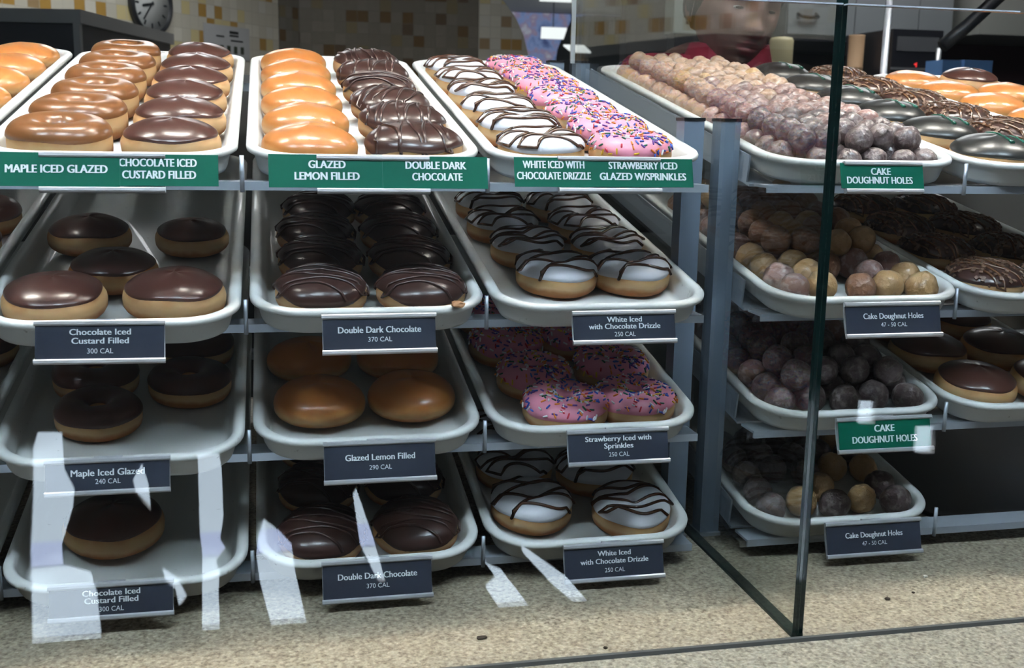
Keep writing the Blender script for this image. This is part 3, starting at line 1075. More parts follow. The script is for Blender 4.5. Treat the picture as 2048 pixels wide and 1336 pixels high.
def hole(row, x, s_, z, m, label, group, g, k=1.0):
    key = (m.name, g.randrange(4))
    if key not in HM:
        HM[key] = hole_mesh(hash(key[1]) + len(m.name), m)
    M = frame_of('hole', row) @ T(x, s_, z) @ Euler((g.uniform(0, 6), g.uniform(0, 6), g.uniform(0, 6))).to_matrix().to_4x4() @ Matrix.Scale(k * g.uniform(0.95, 1.04), 4)
    return tag(ob('doughnut_hole', HM[key], None, M), label, 'doughnut hole', group)


def heap(row, s0, nx, ns, up_from, up_to, pick, tname, px=0.0318, ps=0.0333, skip=0.0, r=0.0152):
    g = random.Random(row * 17 + 3)
    zb = TRAY_FLOOR + r + 0.0011
    hz = math.sqrt(max(0.0, (2 * r) ** 2 - (px / 2) ** 2 - (ps / 2) ** 2))
    for j in range(ns):
        for i in range(nx):
            x = (i - (nx - 1) / 2) * px
            s_ = s0 + j * ps + g.uniform(-0.0016, 0.0016) + (0.004 if i % 2 else -0.004)
            x += g.uniform(-0.0012, 0.0012)
            f0 = TRAY_S[('hole', row)]
            xm = TRAY_W / 2 - 0.0145 - r * 1.14
            x = max(-xm, min(xm, x))
            qx, qy = abs(x) - (TRAY_W / 2 - 0.055), (f0 + 0.055) - s_
            if qx > 0 and qy > 0 and math.hypot(qx, qy) > 0.0425 - r:      # nothing fits in the rounded corner
                continue
            if g.random() < skip and j > 0:
                continue
            c, m = pick(s_, g)
            hole(row, x, s_, zb, m, '%s glazed doughnut hole in the lower layer of %s' % (c, tname), 'lower doughnut holes of ' + tname, g, r / 0.0152)
    for j in range(ns - 1):
        for i in range(nx - 1):
            x = (i - (nx - 2) / 2) * px
            s_ = s0 + (j + 0.5) * ps + g.uniform(-0.005, 0.005)
            x += g.uniform(-0.005, 0.005)
            if up_from <= s_ <= up_to and g.random() > skip * 1.2:
                c, m = pick(s_, g)
                hole(row, x, s_, zb + hz + g.uniform(-0.001, 0.003), m, '%s glazed doughnut hole heaped on top in %s' % (c, tname), 'upper doughnut holes of ' + tname, g, r / 0.0152)


def pick0(s_, g):
    if s_ < 0.16 + g.uniform(-0.05, 0.05):
        return 'dark', M_hole_choc
    if s_ < 0.33 + g.uniform(-0.09, 0.09):
        return 'purplish', M_hole_berry
    return ('golden', M_hole_gold) if g.random() < 0.12 else ('tan', M_hole_tan)


def pick1(s_, g):
    q = g.random()
    return ('golden', M_hole_gold) if q < 0.35 else (('brown', M_hole_brown) if q < 0.8 else ('purplish', M_hole_berry))


def pick2(s_, g):
    return ('dark', M_hole_choc) if g.random() < 0.85 else ('purplish', M_hole_berry)


def pick3(s_, g):
    return ('golden', M_hole_gold) if g.random() < 0.2 else ('dark', M_hole_choc)


heap(0, 0.043, 6, 19, 0.0, 0.7, pick0, 'the top tray')
heap(1, 0.034, 5, 10, 0.10, 0.40, pick1, 'the second tray', skip=0.06, px=0.0385, ps=0.0385, r=0.0178)
heap(2, 0.046, 5, 8, 0.03, 0.36, pick2, 'the third tray', skip=0.04, px=0.0385, ps=0.0385, r=0.0178)
heap(3, 0.050, 5, 5, 0.5, 0.5, pick3, 'the bottom tray', skip=0.06, px=0.0385, ps=0.0385, r=0.0178)

# ---------------------------------------------------------------- price cards
def text_mesh(lines, width_off=0.012):
    """lines: (text, centre x, centre z, width, cap height, weight) in the card's x,z plane, facing -y"""
    V, F = [], []
    for txt, cx, cz, wd, ch, wt in lines:
        cu = bpy.data.curves.new('t', 'FONT')
        cu.body = txt
        cu.align_x = 'CENTER'
        cu.size = 1.0
        cu.resolution_u = 3
        o = bpy.data.objects.new('t', cu)
        C.objects.link(o)
        dg = bpy.context.evaluated_depsgraph_get()
        me = bpy.data.meshes.new_from_object(o.evaluated_get(dg))
        bpy.data.objects.remove(o)
        xs = [v.co.x for v in me.vertices]
        x0, x1 = min(xs), max(xs)
        ks, kz = wd / (x1 - x0), ch / 0.729
        for q in ((-1, 0, 1) if wt else (0,)):
            k0 = len(V)
            for v in me.vertices:
                V.append((cx + (v.co.x + q * wt - (x0 + x1) / 2) * ks, -0.00001 * q, cz + (v.co.y - 0.36) * kz))
            for p in me.polygons:
                F.append([i + k0 for i in p.vertices])
        bpy.data.meshes.remove(me)
    me = bpy.data.meshes.new('lettering')
    me.from_pydata(V, [], F)
    me.materials.append(M_ink)
    return me


def holder(row, x0, x1, zt, zb, label, group, cards, roll=0.0, lean=0.28, dy=None):
    """clip-on strip holder hanging from the tray rim: back plate, rolled top and bottom lips, card(s)"""
    xc, hw, h = (x0 + x1) / 2, (x1 - x0) / 2, (zt - zb)
    col = min(COLX, key=lambda c_: abs(COLX[c_] - xc))
    sy = TRAY_S[(col, row)]
    M = T(xc, ROW_Y[row] - 0.0085 + sy * ct_, zt + sy * st_) @ RX(-lean) @ RY(roll)
    o = empty('price_card_holder', M, label, 'sign', group)
    # slightly curved plate
    pts = []
    for k in range(7):
        t = k / 6
        pts.append((0.0032 + 0.0022 * math.sin(math.pi * t), -h * t))
    b = MB()
    rings = [[Vector((-hw, y, z)), Vector((hw, y, z)), Vector((hw, y + 0.0008, z)), Vector((-hw, y + 0.0008, z))] for y, z in pts]
    b.loft(rings, True, True, True, 0, False)
    ob('back_plate', fix_normals(b.mesh('back_plate', M_alu)), o)
    lip = 0.0047 if row else 0.0045
    yf = -0.0006 if row else -0.0030
    for nm, za in (('top_lip', -lip * 0.5), ('bottom_lip', -h + lip * 0.5)):
        b = MB()
        prof = [(0.0032, lip / 2), (yf + 0.0012, lip / 2), (yf, lip * 0.25), (yf, -lip * 0.25), (yf + 0.0012, -lip / 2), (0.0032, -lip / 2)]
        rings = [[Vector((sx, y, za + z)) for y, z in prof] for sx in (-hw - 0.0005, hw + 0.0005)]
        b.loft(rings, True, True, True, 0, False)
        ob(nm, fix_normals(b.mesh(nm, M_alu)), o)
    b = MB(); b.box(-0.012, 0.012, 0.0032, 0.0075, -0.012, 0.0012)
    ob('rim_clip', (b, M_alu), o)
    for (cx0, cx1, ct0, cb0, m, lines, yo) in cards:
        b = MB()
        b.box(cx0 - xc, cx1 - xc, 0.0016 + yo, 0.0021 + yo, cb0, ct0)
        c = ob('card', (b, m), o)
        me = text_mesh([(t, cx - xc, cz, wd, ch, wt) for t, cx, cz, wd, ch, wt in lines])
        me.transform(T(0, 0.0013 + yo, 0))
        ob('lettering', me, c)
    return o


def grey(row, x0, x1, zt, zb, label, lines, roll=0.0, tcx=None, lean=0.28):
    xc = (x0 + x1) / 2 if tcx is None else tcx
    h = zt - zb
    L = []
    n = len(lines)
    zs = {2: (-0.39, -0.63), 3: (-0.265, -0.465, -0.70)}[n]
    for (t, wd), f in zip(lines, zs):
        cal = t.endswith('CAL')
        L.append((t, xc, h * f, wd, 0.0046 if cal else (0.0062 if n == 2 else 0.0055), 0.0 if cal else 0.026))
    return holder(row, x0, x1, zt, zb, label, 'grey price cards', [(x0 + 0.0005, x1 - 0.0005, -0.003, -h + 0.003, M_card_grey, L, 0.0)], roll, lean)


def green(x0, x1, lines, ct0, cb0, yo, wt=0.046, tcx=None, zs=(-0.0085, -0.0195), ch=0.0076):
    xc = (x0 + x1) / 2 if tcx is None else tcx
    if len(lines) == 1:
        zs = ((zs[0] + zs[1]) / 2 - 0.001,)
    return (x0, x1, ct0, cb0, M_card_green, [(t, xc + dx, z, wd, ch, wt) for (t, wd, dx), z in zip(lines, zs)], yo)


GH = 0.0300
holder(0, -0.1722, -0.0668, 0.0012, -0.0345, 'pair of green cards for maple iced and chocolate custard on the top shelf', 'green name cards',
       [green(-0.2075, -0.1052, [('MAPLE ICED GLAZED', 0.0845, 0)], -0.0005, -GH - 0.0008, -0.0028, tcx=-0.158),
        green(-0.1102, -0.0201, [('CHOCOLATE ICED', 0.0665, 0), ('CUSTARD FILLED', 0.0630, 0.001)], -0.0010, -GH, -0.0022, tcx=-0.0725)])
holder(0, 0.0686, 0.1727, 0.0012, -0.0345, 'pair of green cards for lemon filled and double dark chocolate', 'green name cards',
       [green(0.0243, 0.1286, [('GLAZED', 0.0335, 0), ('LEMON FILLED', 0.0590, 0)], 0.0006, -GH - 0.0006, -0.0022, tcx=0.0775),
        green(0.1287, 0.2290, [('DOUBLE DARK', 0.0575, 0), ('CHOCOLATE', 0.0475, 0.001)], 0.0, -GH - 0.0009, -0.0022, tcx=0.1795)])
holder(0, 0.2997, 0.4037, 0.0025, -0.0335, 'pair of green cards for white iced and strawberry sprinkles', 'green name cards',
       [green(0.2555, 0.3334, [('WHITE ICED WITH', 0.0612, 0), ('CHOCOLATE DRIZZLE', 0.0735, 0)], -0.0016, -GH - 0.0006, -0.0028, tcx=0.2948),
        green(0.3300, 0.4381, [('STRAWBERRY ICED', 0.0710, 0.0005), ('GLAZED W/SPRINKLES', 0.0890, 0)], -0.0016, -GH - 0.0002, -0.0022, tcx=0.3858)])
holder(0, 0.6051, 0.6924, 0.0010, -0.0325, 'green doughnut hole card on the top shelf behind the glass edge', 'green name cards',
       [green(0.5998, 0.6944, [('CAKE', 0.022, 0.0015), ('DOUGHNUT HOLES', 0.0745, 0)], -0.0022, -0.0285, -0.0022, tcx=0.6440, zs=(-0.0105, -0.0198))])
holder(2, 0.6110, 0.7232, -0.2673, -0.3064, 'green doughnut hole card lower down on the third shelf', 'green name cards',
       [green(0.6125, 0.7217, [('CAKE', 0.0235, 0), ('DOUGHNUT HOLES', 0.0765, 0)], -0.0035, -0.0355, 0.0, tcx=0.6665, zs=(-0.0128, -0.0245))])
CIC = [('Chocolate Iced', 0.0505), ('Custard Filled', 0.0470), ('300 CAL', 0.0215)]
DDC = [('Double Dark Chocolate', 0.0770), ('370 CAL', 0.0222)]
WIC = [('White Iced', 0.0355), ('with Chocolate Drizzle', 0.0730), ('250 CAL', 0.0215)]
CDH = [('Cake Doughnut Holes', 0.0690), ('47 - 50 CAL', 0.0300)]
grey(1, -0.1754, -0.0679, -0.1316, -0.1699, 'grey card reading Chocolate Iced Custard Filled on the second shelf', CIC, 0.012)
grey(1, 0.0695, 0.1753, -0.1370, -0.1749, 'grey card reading Double Dark Chocolate on the second shelf', DDC, 0.0)
grey(1, 0.3095, 0.4147, -0.1388, -0.1723, 'grey card reading White Iced with Chocolate Drizzle on the second shelf', WIC, 0.0)
grey(1, 0.6028, 0.7125, -0.1377, -0.1754, 'grey card reading Cake Doughnut Holes on the second shelf', CDH, 0.0)
grey(2, -0.1759, -0.0692, -0.2596, -0.2931, 'grey card reading Maple Iced Glazed on the third shelf', [('Maple Iced Glazed', 0.0627), ('240 CAL', 0.0215)], 0.0)
grey(2, 0.0695, 0.1766, -0.2627, -0.3038, 'grey card reading Glazed Lemon Filled on the third shelf', [('Glazed Lemon Filled', 0.0665), ('290 CAL', 0.0215)], 0.0)
grey(2, 0.3110, 0.4173, -0.2643, -0.3011, 'grey card reading Strawberry Iced with Sprinkles on the third shelf', [('Strawberry Iced with', 0.0695), ('Sprinkles', 0.0305), ('250 CAL', 0.0215)], 0.0)
grey(3, -0.1808, -0.0712, -0.3822, -0.4163, 'grey card reading Chocolate Iced Custard Filled on the bottom shelf', CIC, 0.0)
grey(3, 0.0665, 0.1738, -0.3835, -0.4250, 'grey card reading Double Dark Chocolate on the bottom shelf', DDC, 0.0)
grey(3, 0.3115, 0.4187, -0.3878, -0.4275, 'grey card reading White Iced with Chocolate Drizzle on the bottom shelf', WIC, 0.0)
grey(3, 0.6100, 0.7247, -0.3878, -0.4275, 'grey card reading Cake Doughnut Holes on the bottom shelf', CDH, 0.0)

# ---------------------------------------------------------------- glass
def pane(name, x0, x1, y0, y1, z0, z1, label, edge_axis):
    b = MB()
    b.box(x0, x1, y0, y1, z0, z1)
    me = b.mesh(name, [M_glass, M_gedge])
    for p in me.polygons:
        if p.normal.z > 0.5 or (edge_axis == 0 and p.normal.y < -0.5):
            p.material_index = 1
    o = ob(name, me)
    return tag(o, label, 'glass pane')


pane('front_glass', -2.0, 0.4995, GLASS_Y - 0.003, GLASS_Y + 0.003, COUNTER_Z + 0.0002, 0.138, 'clear front glass before the three wide tray columns', 1)
pane('front_glass', 0.5030, 2.2, GLASS_Y - 0.003, GLASS_Y + 0.003, COUNTER_Z + 0.0002, 0.138, 'clear front glass before the doughnut hole trays', 1)
pane('divider_glass', 0.4965, 0.5073, GLASS_Y + 0.0034, 0.698, COUNTER_Z + 0.0002, 0.36, 'upright glass divider between the racks with dark green edge', 0)
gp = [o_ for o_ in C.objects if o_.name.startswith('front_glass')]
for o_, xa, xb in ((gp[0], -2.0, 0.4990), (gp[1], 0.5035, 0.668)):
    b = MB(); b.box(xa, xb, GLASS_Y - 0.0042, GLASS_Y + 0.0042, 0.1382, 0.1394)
    ob('edge_trim', (b, mat('bright_trim', (0.8, 0.86, 0.92), 0.3, metal=0.3)), o_)  # added strip that paints the glint along the glass top
dv = C.objects['divider_glass']
b = MB(); b.box(0.4958, 0.5080, GLASS_Y + 0.004, 0.697, COUNTER_Z, COUNTER_Z + 0.0028)
ob('base_channel', (b, mat('dark_green_seal', (0.008, 0.02, 0.018), 0.4)), dv)
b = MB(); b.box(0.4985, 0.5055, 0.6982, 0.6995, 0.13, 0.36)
ob('rear_edge_trim', (b, MATS['bright_trim']), dv)  # bright strip added as the highlight down the divider's rear edge
b = MB(); b.box(-2.0, 2.4, GLASS_Y - 0.0075, GLASS_Y - 0.0035, COUNTER_Z, COUNTER_Z + 0.004)
tag(ob('glass_channel', (b, mat('dark_grey_sealant', (0.09, 0.09, 0.085), 0.6))), 'dark grey strip along the foot of the front glass', 'strip')

# ---------------------------------------------------------------- small things on the counter and behind the racks
M_whitebox = mat('white_plastic', (0.75, 0.75, 0.72), 0.4)
b = MB()
b.loft([[p + Vector((0.727, 0.745, 0)) for p in rrect(0.07, 0.075, 0.008, o, z, 4)] for o, z in ((-0.004, COUNTER_Z + 0.0005), (0, COUNTER_Z + 0.045), (0.003, COUNTER_Z + 0.046), (0.003, COUNTER_Z + 0.055), (0.0, COUNTER_Z + 0.057))], True, True, True)
tag(ob('plastic_tub', fix_normals(b.mesh('plastic_tub', M_whitebox))), 'small white lidded tub on the counter behind the racks', 'tub')
b = MB()
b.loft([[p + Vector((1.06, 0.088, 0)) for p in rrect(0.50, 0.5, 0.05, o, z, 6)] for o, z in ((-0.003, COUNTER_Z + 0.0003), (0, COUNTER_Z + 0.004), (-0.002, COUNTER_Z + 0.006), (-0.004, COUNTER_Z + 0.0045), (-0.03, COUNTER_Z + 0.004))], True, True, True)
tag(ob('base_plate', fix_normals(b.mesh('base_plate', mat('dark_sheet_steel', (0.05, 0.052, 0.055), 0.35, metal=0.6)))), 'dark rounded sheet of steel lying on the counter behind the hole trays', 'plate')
g = random.Random(4)
M_crumbd = mat('dark_crumb', (0.03, 0.018, 0.012), 0.6)
M_crumbl = mat('sugar_crumb', (0.8, 0.76, 0.68), 0.5)
M_crumbg = mat('dough_crumb', (0.5, 0.25, 0.12), 0.6)


def crumb(M, m, r, label, sx=1.0):
    bm = bmesh.new()
    bmesh.ops.create_icosphere(bm, subdivisions=2, radius=r)
    for v in bm.verts:
        v.co *= g.uniform(0.7, 1.15)
        v.co.x *= sx
        v.co.z = max(v.co.z * 0.6, -r * 0.4)
    me = bpy.data.meshes.new('crumb')
    bm.to_mesh(me)
    bm.free()
    me.materials.append(m)
    tag(ob('crumb', me, None, M @ T(0, 0, r * 0.4)), label, 'crumb', None)


CZ = COUNTER_Z + 0.0003
crumb(T(0.2079, -0.110, CZ), M_crumbd, 0.003, 'long dark crumb on the counter before the lemon filled trays', 1.8)
crumb(T(0.3157, -0.1500, CZ), M_crumbd, 0.0022, 'small dark crumb close to the glass foot before the drizzled trays')
crumb(T(0.6323, -0.0982, CZ), M_crumbd, 0.0030, 'dark crumb on the counter beside the green glass edge')
crumb(T(0.6676, -0.0880, CZ), M_crumbd, 0.0018, 'tiny brown crumb on the counter under the hole trays')
crumb(T(0.7039, -0.0529, CZ), M_crumbl, 0.0026, 'white sugar crumb on the counter under the hole trays')
crumb(frame_of('lemon', 1) @ T(0.199 - COLX['lemon'], -0.0185, 0.0012), M_crumbg, 0.0055, 'brown dough crumb on the rim of the double dark chocolate tray', 1.5)

# ---------------------------------------------------------------- kitchen behind
M_steel = mat('dull_stainless', (0.32, 0.32, 0.32), 0.35, metal=0.7)
M_black = mat('black_enamel', (0.012, 0.012, 0.016), 0.35)
o = empty('oven_hood', T(-0.52, 2.6, -0.2), 'black steel-framed oven box before the tiled wall', 'oven')
ang = math.atan2(0.9, 0.1956)
Mo = RZ(ang - math.pi / 2)
b = MB(); b.box(-0.75, 0.0, 0.0, 0.92, 0.0, 0.505)
bd = ob('housing', (b, M_black), o, Mo)
b = MB(); b.box(-0.78, 0.012, -0.012, 0.93, 0.505, 0.545)
ob('top_frame', (b, M_steel), o, Mo)
b = MB(); b.box(-0.012, 0.008, -0.012, 0.008, 0.0, 0.505)
ob('corner_trim', (b, M_steel), o, Mo)
b = MB(); b.box(-0.74, -0.03, -0.004, 0.0, 0.36, 0.40)
ob('shelf_lip', (b, mat('grey_enamel', (0.08, 0.08, 0.085), 0.4)), o, Mo)
b = MB(); b.box(-0.9, 0.05, -0.05, 1.0, -1.09, -0.001)
ob('cabinet', (b, M_black), o, Mo)

wd = Vector((math.sin(th), math.cos(th), 0))
wn = Vector((math.cos(th), -math.sin(th), 0))


def on_wall(s_, z, off):
    p = Vector((0.24, 6.0, 0)) - wd * s_ + wn * off
    return Matrix(((wd.x, 0, wn.x, p.x), (wd.y, 0, wn.y, p.y), (0, 1, 0, z), (0, 0, 0, 1)))


def disc_loft(b, prof, n=40, mi=0, c=(0, 0)):
    b.loft([[Vector((c[0] + r * math.cos(2 * math.pi * k / n), c[1] + r * math.sin(2 * math.pi * k / n), z)) for k in range(n)] for r, z in prof], True, True, True, mi)


o = empty('wall_clock', on_wall(1.375, 0.575, 0.002), 'round pale wall clock with a dark rim on the tiles', 'clock')
b = MB(); disc_loft(b, [(0.145, 0), (0.15, 0.02), (0.148, 0.034), (0.136, 0.036), (0.132, 0.02)])
ob('rim', fix_normals(b.mesh('rim', M_cap)), o)
b = MB(); disc_loft(b, [(0.133, 0.008), (0.133, 0.021)])
dl = ob('dial', fix_normals(b.mesh('dial', mat('clock_dial', (0.55, 0.56, 0.54), 0.5))), o)
for k in range(12):
    b = MB(); b.box(-0.005, 0.005, 0.092, 0.116, 0.021, 0.0225)
    ob('hour_mark', (b, M_cap), dl, RZ(k * math.pi / 6))
for nm, a, l, w_ in (('hour_hand', math.radians(100), 0.07, 0.006), ('minute_hand', math.radians(140), 0.10, 0.004)):
    b = MB(); b.box(-w_, w_, -0.015, l, 0.0235, 0.026)
    ob(nm, (b, M_cap), o, RZ(a))

o = empty('notice_board', on_wall(0.74, 0.44, 0.004), 'white paper notice with a row of small pictures on the tiles', 'notice')
b = MB(); b.box(-0.205, 0.205, -0.09, 0.085, 0, 0.004)
sh = ob('sheet', (b, mat('notice_paper', (0.5, 0.5, 0.5), 0.6)), o)
b = MB()
for z0, z1, xa, xb in ((0.045, 0.06, 0.02, 0.1), (0.03, 0.04, 0.02, 0.1), (0.022, 0.03, -0.10, -0.03), (0.005, 0.013, 0.03, 0.14)):
    b.box(xa, xb, z0, z1, 0.004, 0.0055)
ob('printed_lines', (b, M_cap), sh)
b = MB()
for k in range(5):
    b.box(-0.13 + 0.062 * k, -0.10 + 0.062 * k, -0.06, -0.02, 0.004, 0.0055)
ob('printed_pictures', (b, mat('dark_green_print', (0.03, 0.04, 0.02), 0.5)), sh)

# smoked acrylic screen hanging before the tiles
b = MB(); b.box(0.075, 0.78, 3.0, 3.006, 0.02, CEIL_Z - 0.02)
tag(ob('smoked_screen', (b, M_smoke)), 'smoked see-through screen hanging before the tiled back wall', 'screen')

# far wall through the gap; glass reflections are rebuilt in front of it
b = MB(); b.box(1.5, 11, 14.0, 14.1, FLOOR_Z, CEIL_Z)
tag(ob('wall_far', (b, mat('olive_paint', (0.05, 0.052, 0.046), 0.6))), kind='structure')


def reflection_mat():
    m = emit('daylit_window', (1, 1, 1), 0.42)  # emissive noise painting a blurred reflection of the outdoors
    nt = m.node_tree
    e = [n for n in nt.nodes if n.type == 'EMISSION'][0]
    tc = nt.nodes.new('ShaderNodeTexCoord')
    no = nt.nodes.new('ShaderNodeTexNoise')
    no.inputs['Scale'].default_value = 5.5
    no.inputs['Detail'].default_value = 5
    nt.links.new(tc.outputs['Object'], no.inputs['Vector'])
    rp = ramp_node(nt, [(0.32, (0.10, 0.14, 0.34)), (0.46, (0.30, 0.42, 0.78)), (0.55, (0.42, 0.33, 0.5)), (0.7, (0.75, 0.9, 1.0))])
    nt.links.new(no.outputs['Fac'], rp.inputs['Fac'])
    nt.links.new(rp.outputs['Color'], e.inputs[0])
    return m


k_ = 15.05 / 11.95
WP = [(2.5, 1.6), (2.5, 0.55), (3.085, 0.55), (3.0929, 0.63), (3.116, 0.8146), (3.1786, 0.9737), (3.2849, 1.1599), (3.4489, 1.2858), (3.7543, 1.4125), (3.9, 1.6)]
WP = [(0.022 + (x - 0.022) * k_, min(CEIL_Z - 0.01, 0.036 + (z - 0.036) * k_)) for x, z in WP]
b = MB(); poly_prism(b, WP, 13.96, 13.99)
tag(ob('window_1', fix_normals(b.mesh('window_1', reflection_mat()))), kind='structure')
M_reflected = emit('hanging_panel_glow', (0.95, 1.0, 1.0), 1.1)  # glow for panels added in place of ceiling lights reflected in glass
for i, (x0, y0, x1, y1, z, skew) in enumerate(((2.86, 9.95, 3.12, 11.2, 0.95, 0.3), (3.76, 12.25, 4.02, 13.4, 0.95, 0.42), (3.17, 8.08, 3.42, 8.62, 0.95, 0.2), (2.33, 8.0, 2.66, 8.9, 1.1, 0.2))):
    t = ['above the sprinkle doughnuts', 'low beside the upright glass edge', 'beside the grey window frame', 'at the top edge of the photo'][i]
    o = empty('ceiling_light', T((x0 + x1) / 2, (y0 + y1) / 2, z), 'bright panel standing in for a reflected ceiling light, ' + t, 'ceiling light', 'stand-ins for reflected ceiling lights')
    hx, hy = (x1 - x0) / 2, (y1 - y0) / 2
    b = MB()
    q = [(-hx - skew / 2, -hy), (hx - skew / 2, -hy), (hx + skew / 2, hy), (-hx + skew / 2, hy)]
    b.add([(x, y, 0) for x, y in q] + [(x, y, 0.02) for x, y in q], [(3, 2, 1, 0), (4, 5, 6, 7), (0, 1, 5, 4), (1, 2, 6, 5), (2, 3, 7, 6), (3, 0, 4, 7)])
    ob('diffuser', (b, M_reflected), o)
    b = MB(); b.tube([(0, 0, 0.02), (0, 0, CEIL_Z - z)], 0.006, 6)
    ob('hanging_rod', (b, M_cap), o)

# counter along the kitchen back with the things that stand on it
b = MB(); b.box(1.95, 5.2, 3.0, 4.6, 0.06, 0.10)
kc = tag(ob('kitchen_counter', (b, M_black)), 'black kitchen counter behind the serving area', 'counter')
b = MB(); b.box(2.0, 5.1, 3.1, 4.6, FLOOR_Z, 0.06)
ob('counter_base', (b, M_black), kc)
b = MB(); b.box(1.95, 5.4, 4.9, 5.0, FLOOR_Z, CEIL_Z)
tag(ob('wall_kitchen', (b, mat('charcoal_paint', (0.06, 0.055, 0.055), 0.7))), kind='structure')
o = empty('wall_cabinet', T(2.9, 4.2, 0.47), 'pale grey wall cabinet with a bow handle over the black niche', 'cabinet')
b = MB(); b.box(-0.45, 0.43, -0.2, 0.69, 0.0, 0.6)
ob('body', (b, mat('pale_laminate', (0.16, 0.17, 0.175), 0.5)), o)
b = MB(); b.box(-0.46, 0.44, -0.21, 0.69, -0.025, -0.001)
ob('underside', (b, M_black), o)
for xa, xb in ((-0.445, -0.10), (-0.095, 0.24), (0.245, 0.425)):
    b = MB(); b.box(xa, xb, -0.215, -0.2005, 0.005, 0.57)
    d = ob('door', (b, MATS['pale_laminate']), o)
    if xa < -0.4:
        b = MB(); b.tube([(-0.395, -0.215, 0.10), (-0.393, -0.245, 0.085), (-0.35, -0.25, 0.08), (-0.305, -0.245, 0.085), (-0.303, -0.215, 0.10)], 0.008, 8)
        ob('handle', (b, M_cap), d)
o = empty('window_frame', T(1.945, 4.05, 0.10), 'grey-green upright frame beside the person in red', 'frame')
b = MB(); b.box(-0.06, 0.055, -0.06, 0.06, 0.36, CEIL_Z - 0.101)
ob('jamb', (b, mat('sage_paint', (0.24, 0.27, 0.25), 0.5)), o)
b = MB(); b.box(0.0, 0.02, -0.0625, -0.0605, 0.40, CEIL_Z - 0.2)
ob('dark_groove', (b, M_cap), o)
b = MB(); b.box(-0.05, 0.045, -0.05, 0.05, 0.0, 0.36)
ob('foot_piece', (b, M_black), o)


def lathe_thing(name, x, y, z, prof, m, label, cat):
    b = MB(); disc_loft(b, prof, 28)
    return tag(ob(name, fix_normals(b.mesh(name, m)), None, T(x, y, z)), label, cat)


lathe_thing('canister', 2.245, 3.6, 0.1005, [(0.05, 0), (0.052, 0.30), (0.052, 0.31), (0.046, 0.322), (0.02, 0.326)], mat('cream_plastic', (0.55, 0.47, 0.28), 0.4), 'cream canister on the black kitchen counter beside the face', 'canister')
lathe_thing('cup_stack', 2.606, 3.6, 0.1005, [(0.027, 0), (0.034, 0.2), (0.036, 0.205), (0.034, 0.21), (0.035, 0.34), (0.036, 0.345), (0.03, 0.345)], mat('tan_paper', (0.48, 0.30, 0.17), 0.6), 'stack of tan paper cups on the kitchen counter by the dark glass edge', 'cup stack')
o = empty('coffee_brewer', T(2.785, 3.6, 0.1005), 'black brewing machine with a small red light', 'machine')
b = MB(); b.box(-0.12, 0.12, -0.2, 0.2, 0, 0.36)
ob('body', (b, M_black), o)
b = MB(); b.box(-0.122, 0.122, -0.205, -0.2005, 0.19, 0.20)
ob('front_trim', (b, M_steel), o)
b = MB(); b.box(-0.002, 0.002, -0.203, -0.2005, 0.195 + 0.008, 0.222); b.box(-0.010, -0.003, -0.203, -0.2005, 0.212, 0.218)
ob('display_digit', (b, emit('red_display', (1.0, 0.05, 0.05), 1.2)), o)
b = MB(); b.box(-0.10, 0.10, -0.203, -0.2005, 0.27, 0.33)
ob('panel', (b, MATS['grey_enamel']), o)
lathe_thing('steel_post', 2.76, 3.2, 0.1005, [(0.011, 0), (0.011, 0.27)], M_steel, 'short steel post on the kitchen counter beside the blue carton', 'post')
for x, y, w_, h, t in ((2.735, 3.12, 0.085, 0.215, 'narrow'), (2.855, 3.12, 0.13, 0.218, 'wide')):
    o = empty('carton', T(x, y, 0.1005), t + ' blue carton on the kitchen counter behind the orange doughnuts', 'carton', 'blue cartons')
    b = MB(); b.box(-w_ / 2, w_ / 2, -0.06, 0.06, 0, h)
    ob('box', (b, mat('blue_card', (0.10, 0.22, 0.45), 0.5)), o)
    b = MB(); b.box(-w_ / 2 + 0.006, w_ / 2 - 0.006, -0.0615, -0.0605, h * 0.1, h * 0.55)
    ob('panel_print', (b, mat('dark_blue_print', (0.05, 0.13, 0.3), 0.5)), o)
b = MB(); b.box(3.55, 5.1, 4.62, 4.66, 0.1005, 0.58)
tag(ob('maroon_panel', (b, mat('maroon_laminate', (0.11, 0.045, 0.05), 0.5))), 'maroon splash panel along the kitchen counter', 'panel')
b = MB(); b.box(3.42, 5.2, 3.9, 4.5, 0.50, CEIL_Z - 0.001)
tag(ob('soffit', (b, mat('grey_beige_paint', (0.22, 0.22, 0.2), 0.6)), ), kind='structure')
b = MB(); b.tube([(1.5449, 1.3, 0.2263), (1.606, 1.3, 0.275), (1.70, 1.3, 0.36), (2.0, 1.3, 0.62), (2.0, 1.3, CEIL_Z)], 0.016, 8)
tag(ob('hanging_arm', (b, M_cap)), 'black slanting arm hanging over the orange doughnuts', 'arm')
o = empty('support_post', T(1.1195, 0.82, COUNTER_Z), 'slim bright steel post standing behind the orange doughnuts', 'post')
b = MB(); b.tube([(0, 0, 0.006), (0, 0, 0.75)], 0.0065, 12)
ob('tube', (b, mat('bright_steel', (0.62, 0.65, 0.7), 0.3, metal=0.5)), o)
b = MB(); disc_loft(b, [(0.018, 0.0002), (0.018, 0.005), (0.009, 0.007)], 20)
ob('foot', fix_normals(b.mesh('foot', M_rail)), o)

# ---------------------------------------------------------------- person in a red shirt behind the racks
M_skin = mat('skin', (0.22, 0.12, 0.095), 0.5, sss=0.1, bump=0.05, bscale=120)
M_lip = mat('lips', (0.26, 0.085, 0.08), 0.45)
M_red = mat('red_cotton', (0.30, 0.01, 0.035), 0.8, bump=0.2, bscale=300)
M_trs = mat('black_cotton', (0.015, 0.015, 0.018), 0.85)
M_hair = mat('dark_hair', (0.02, 0.014, 0.011), 0.5)


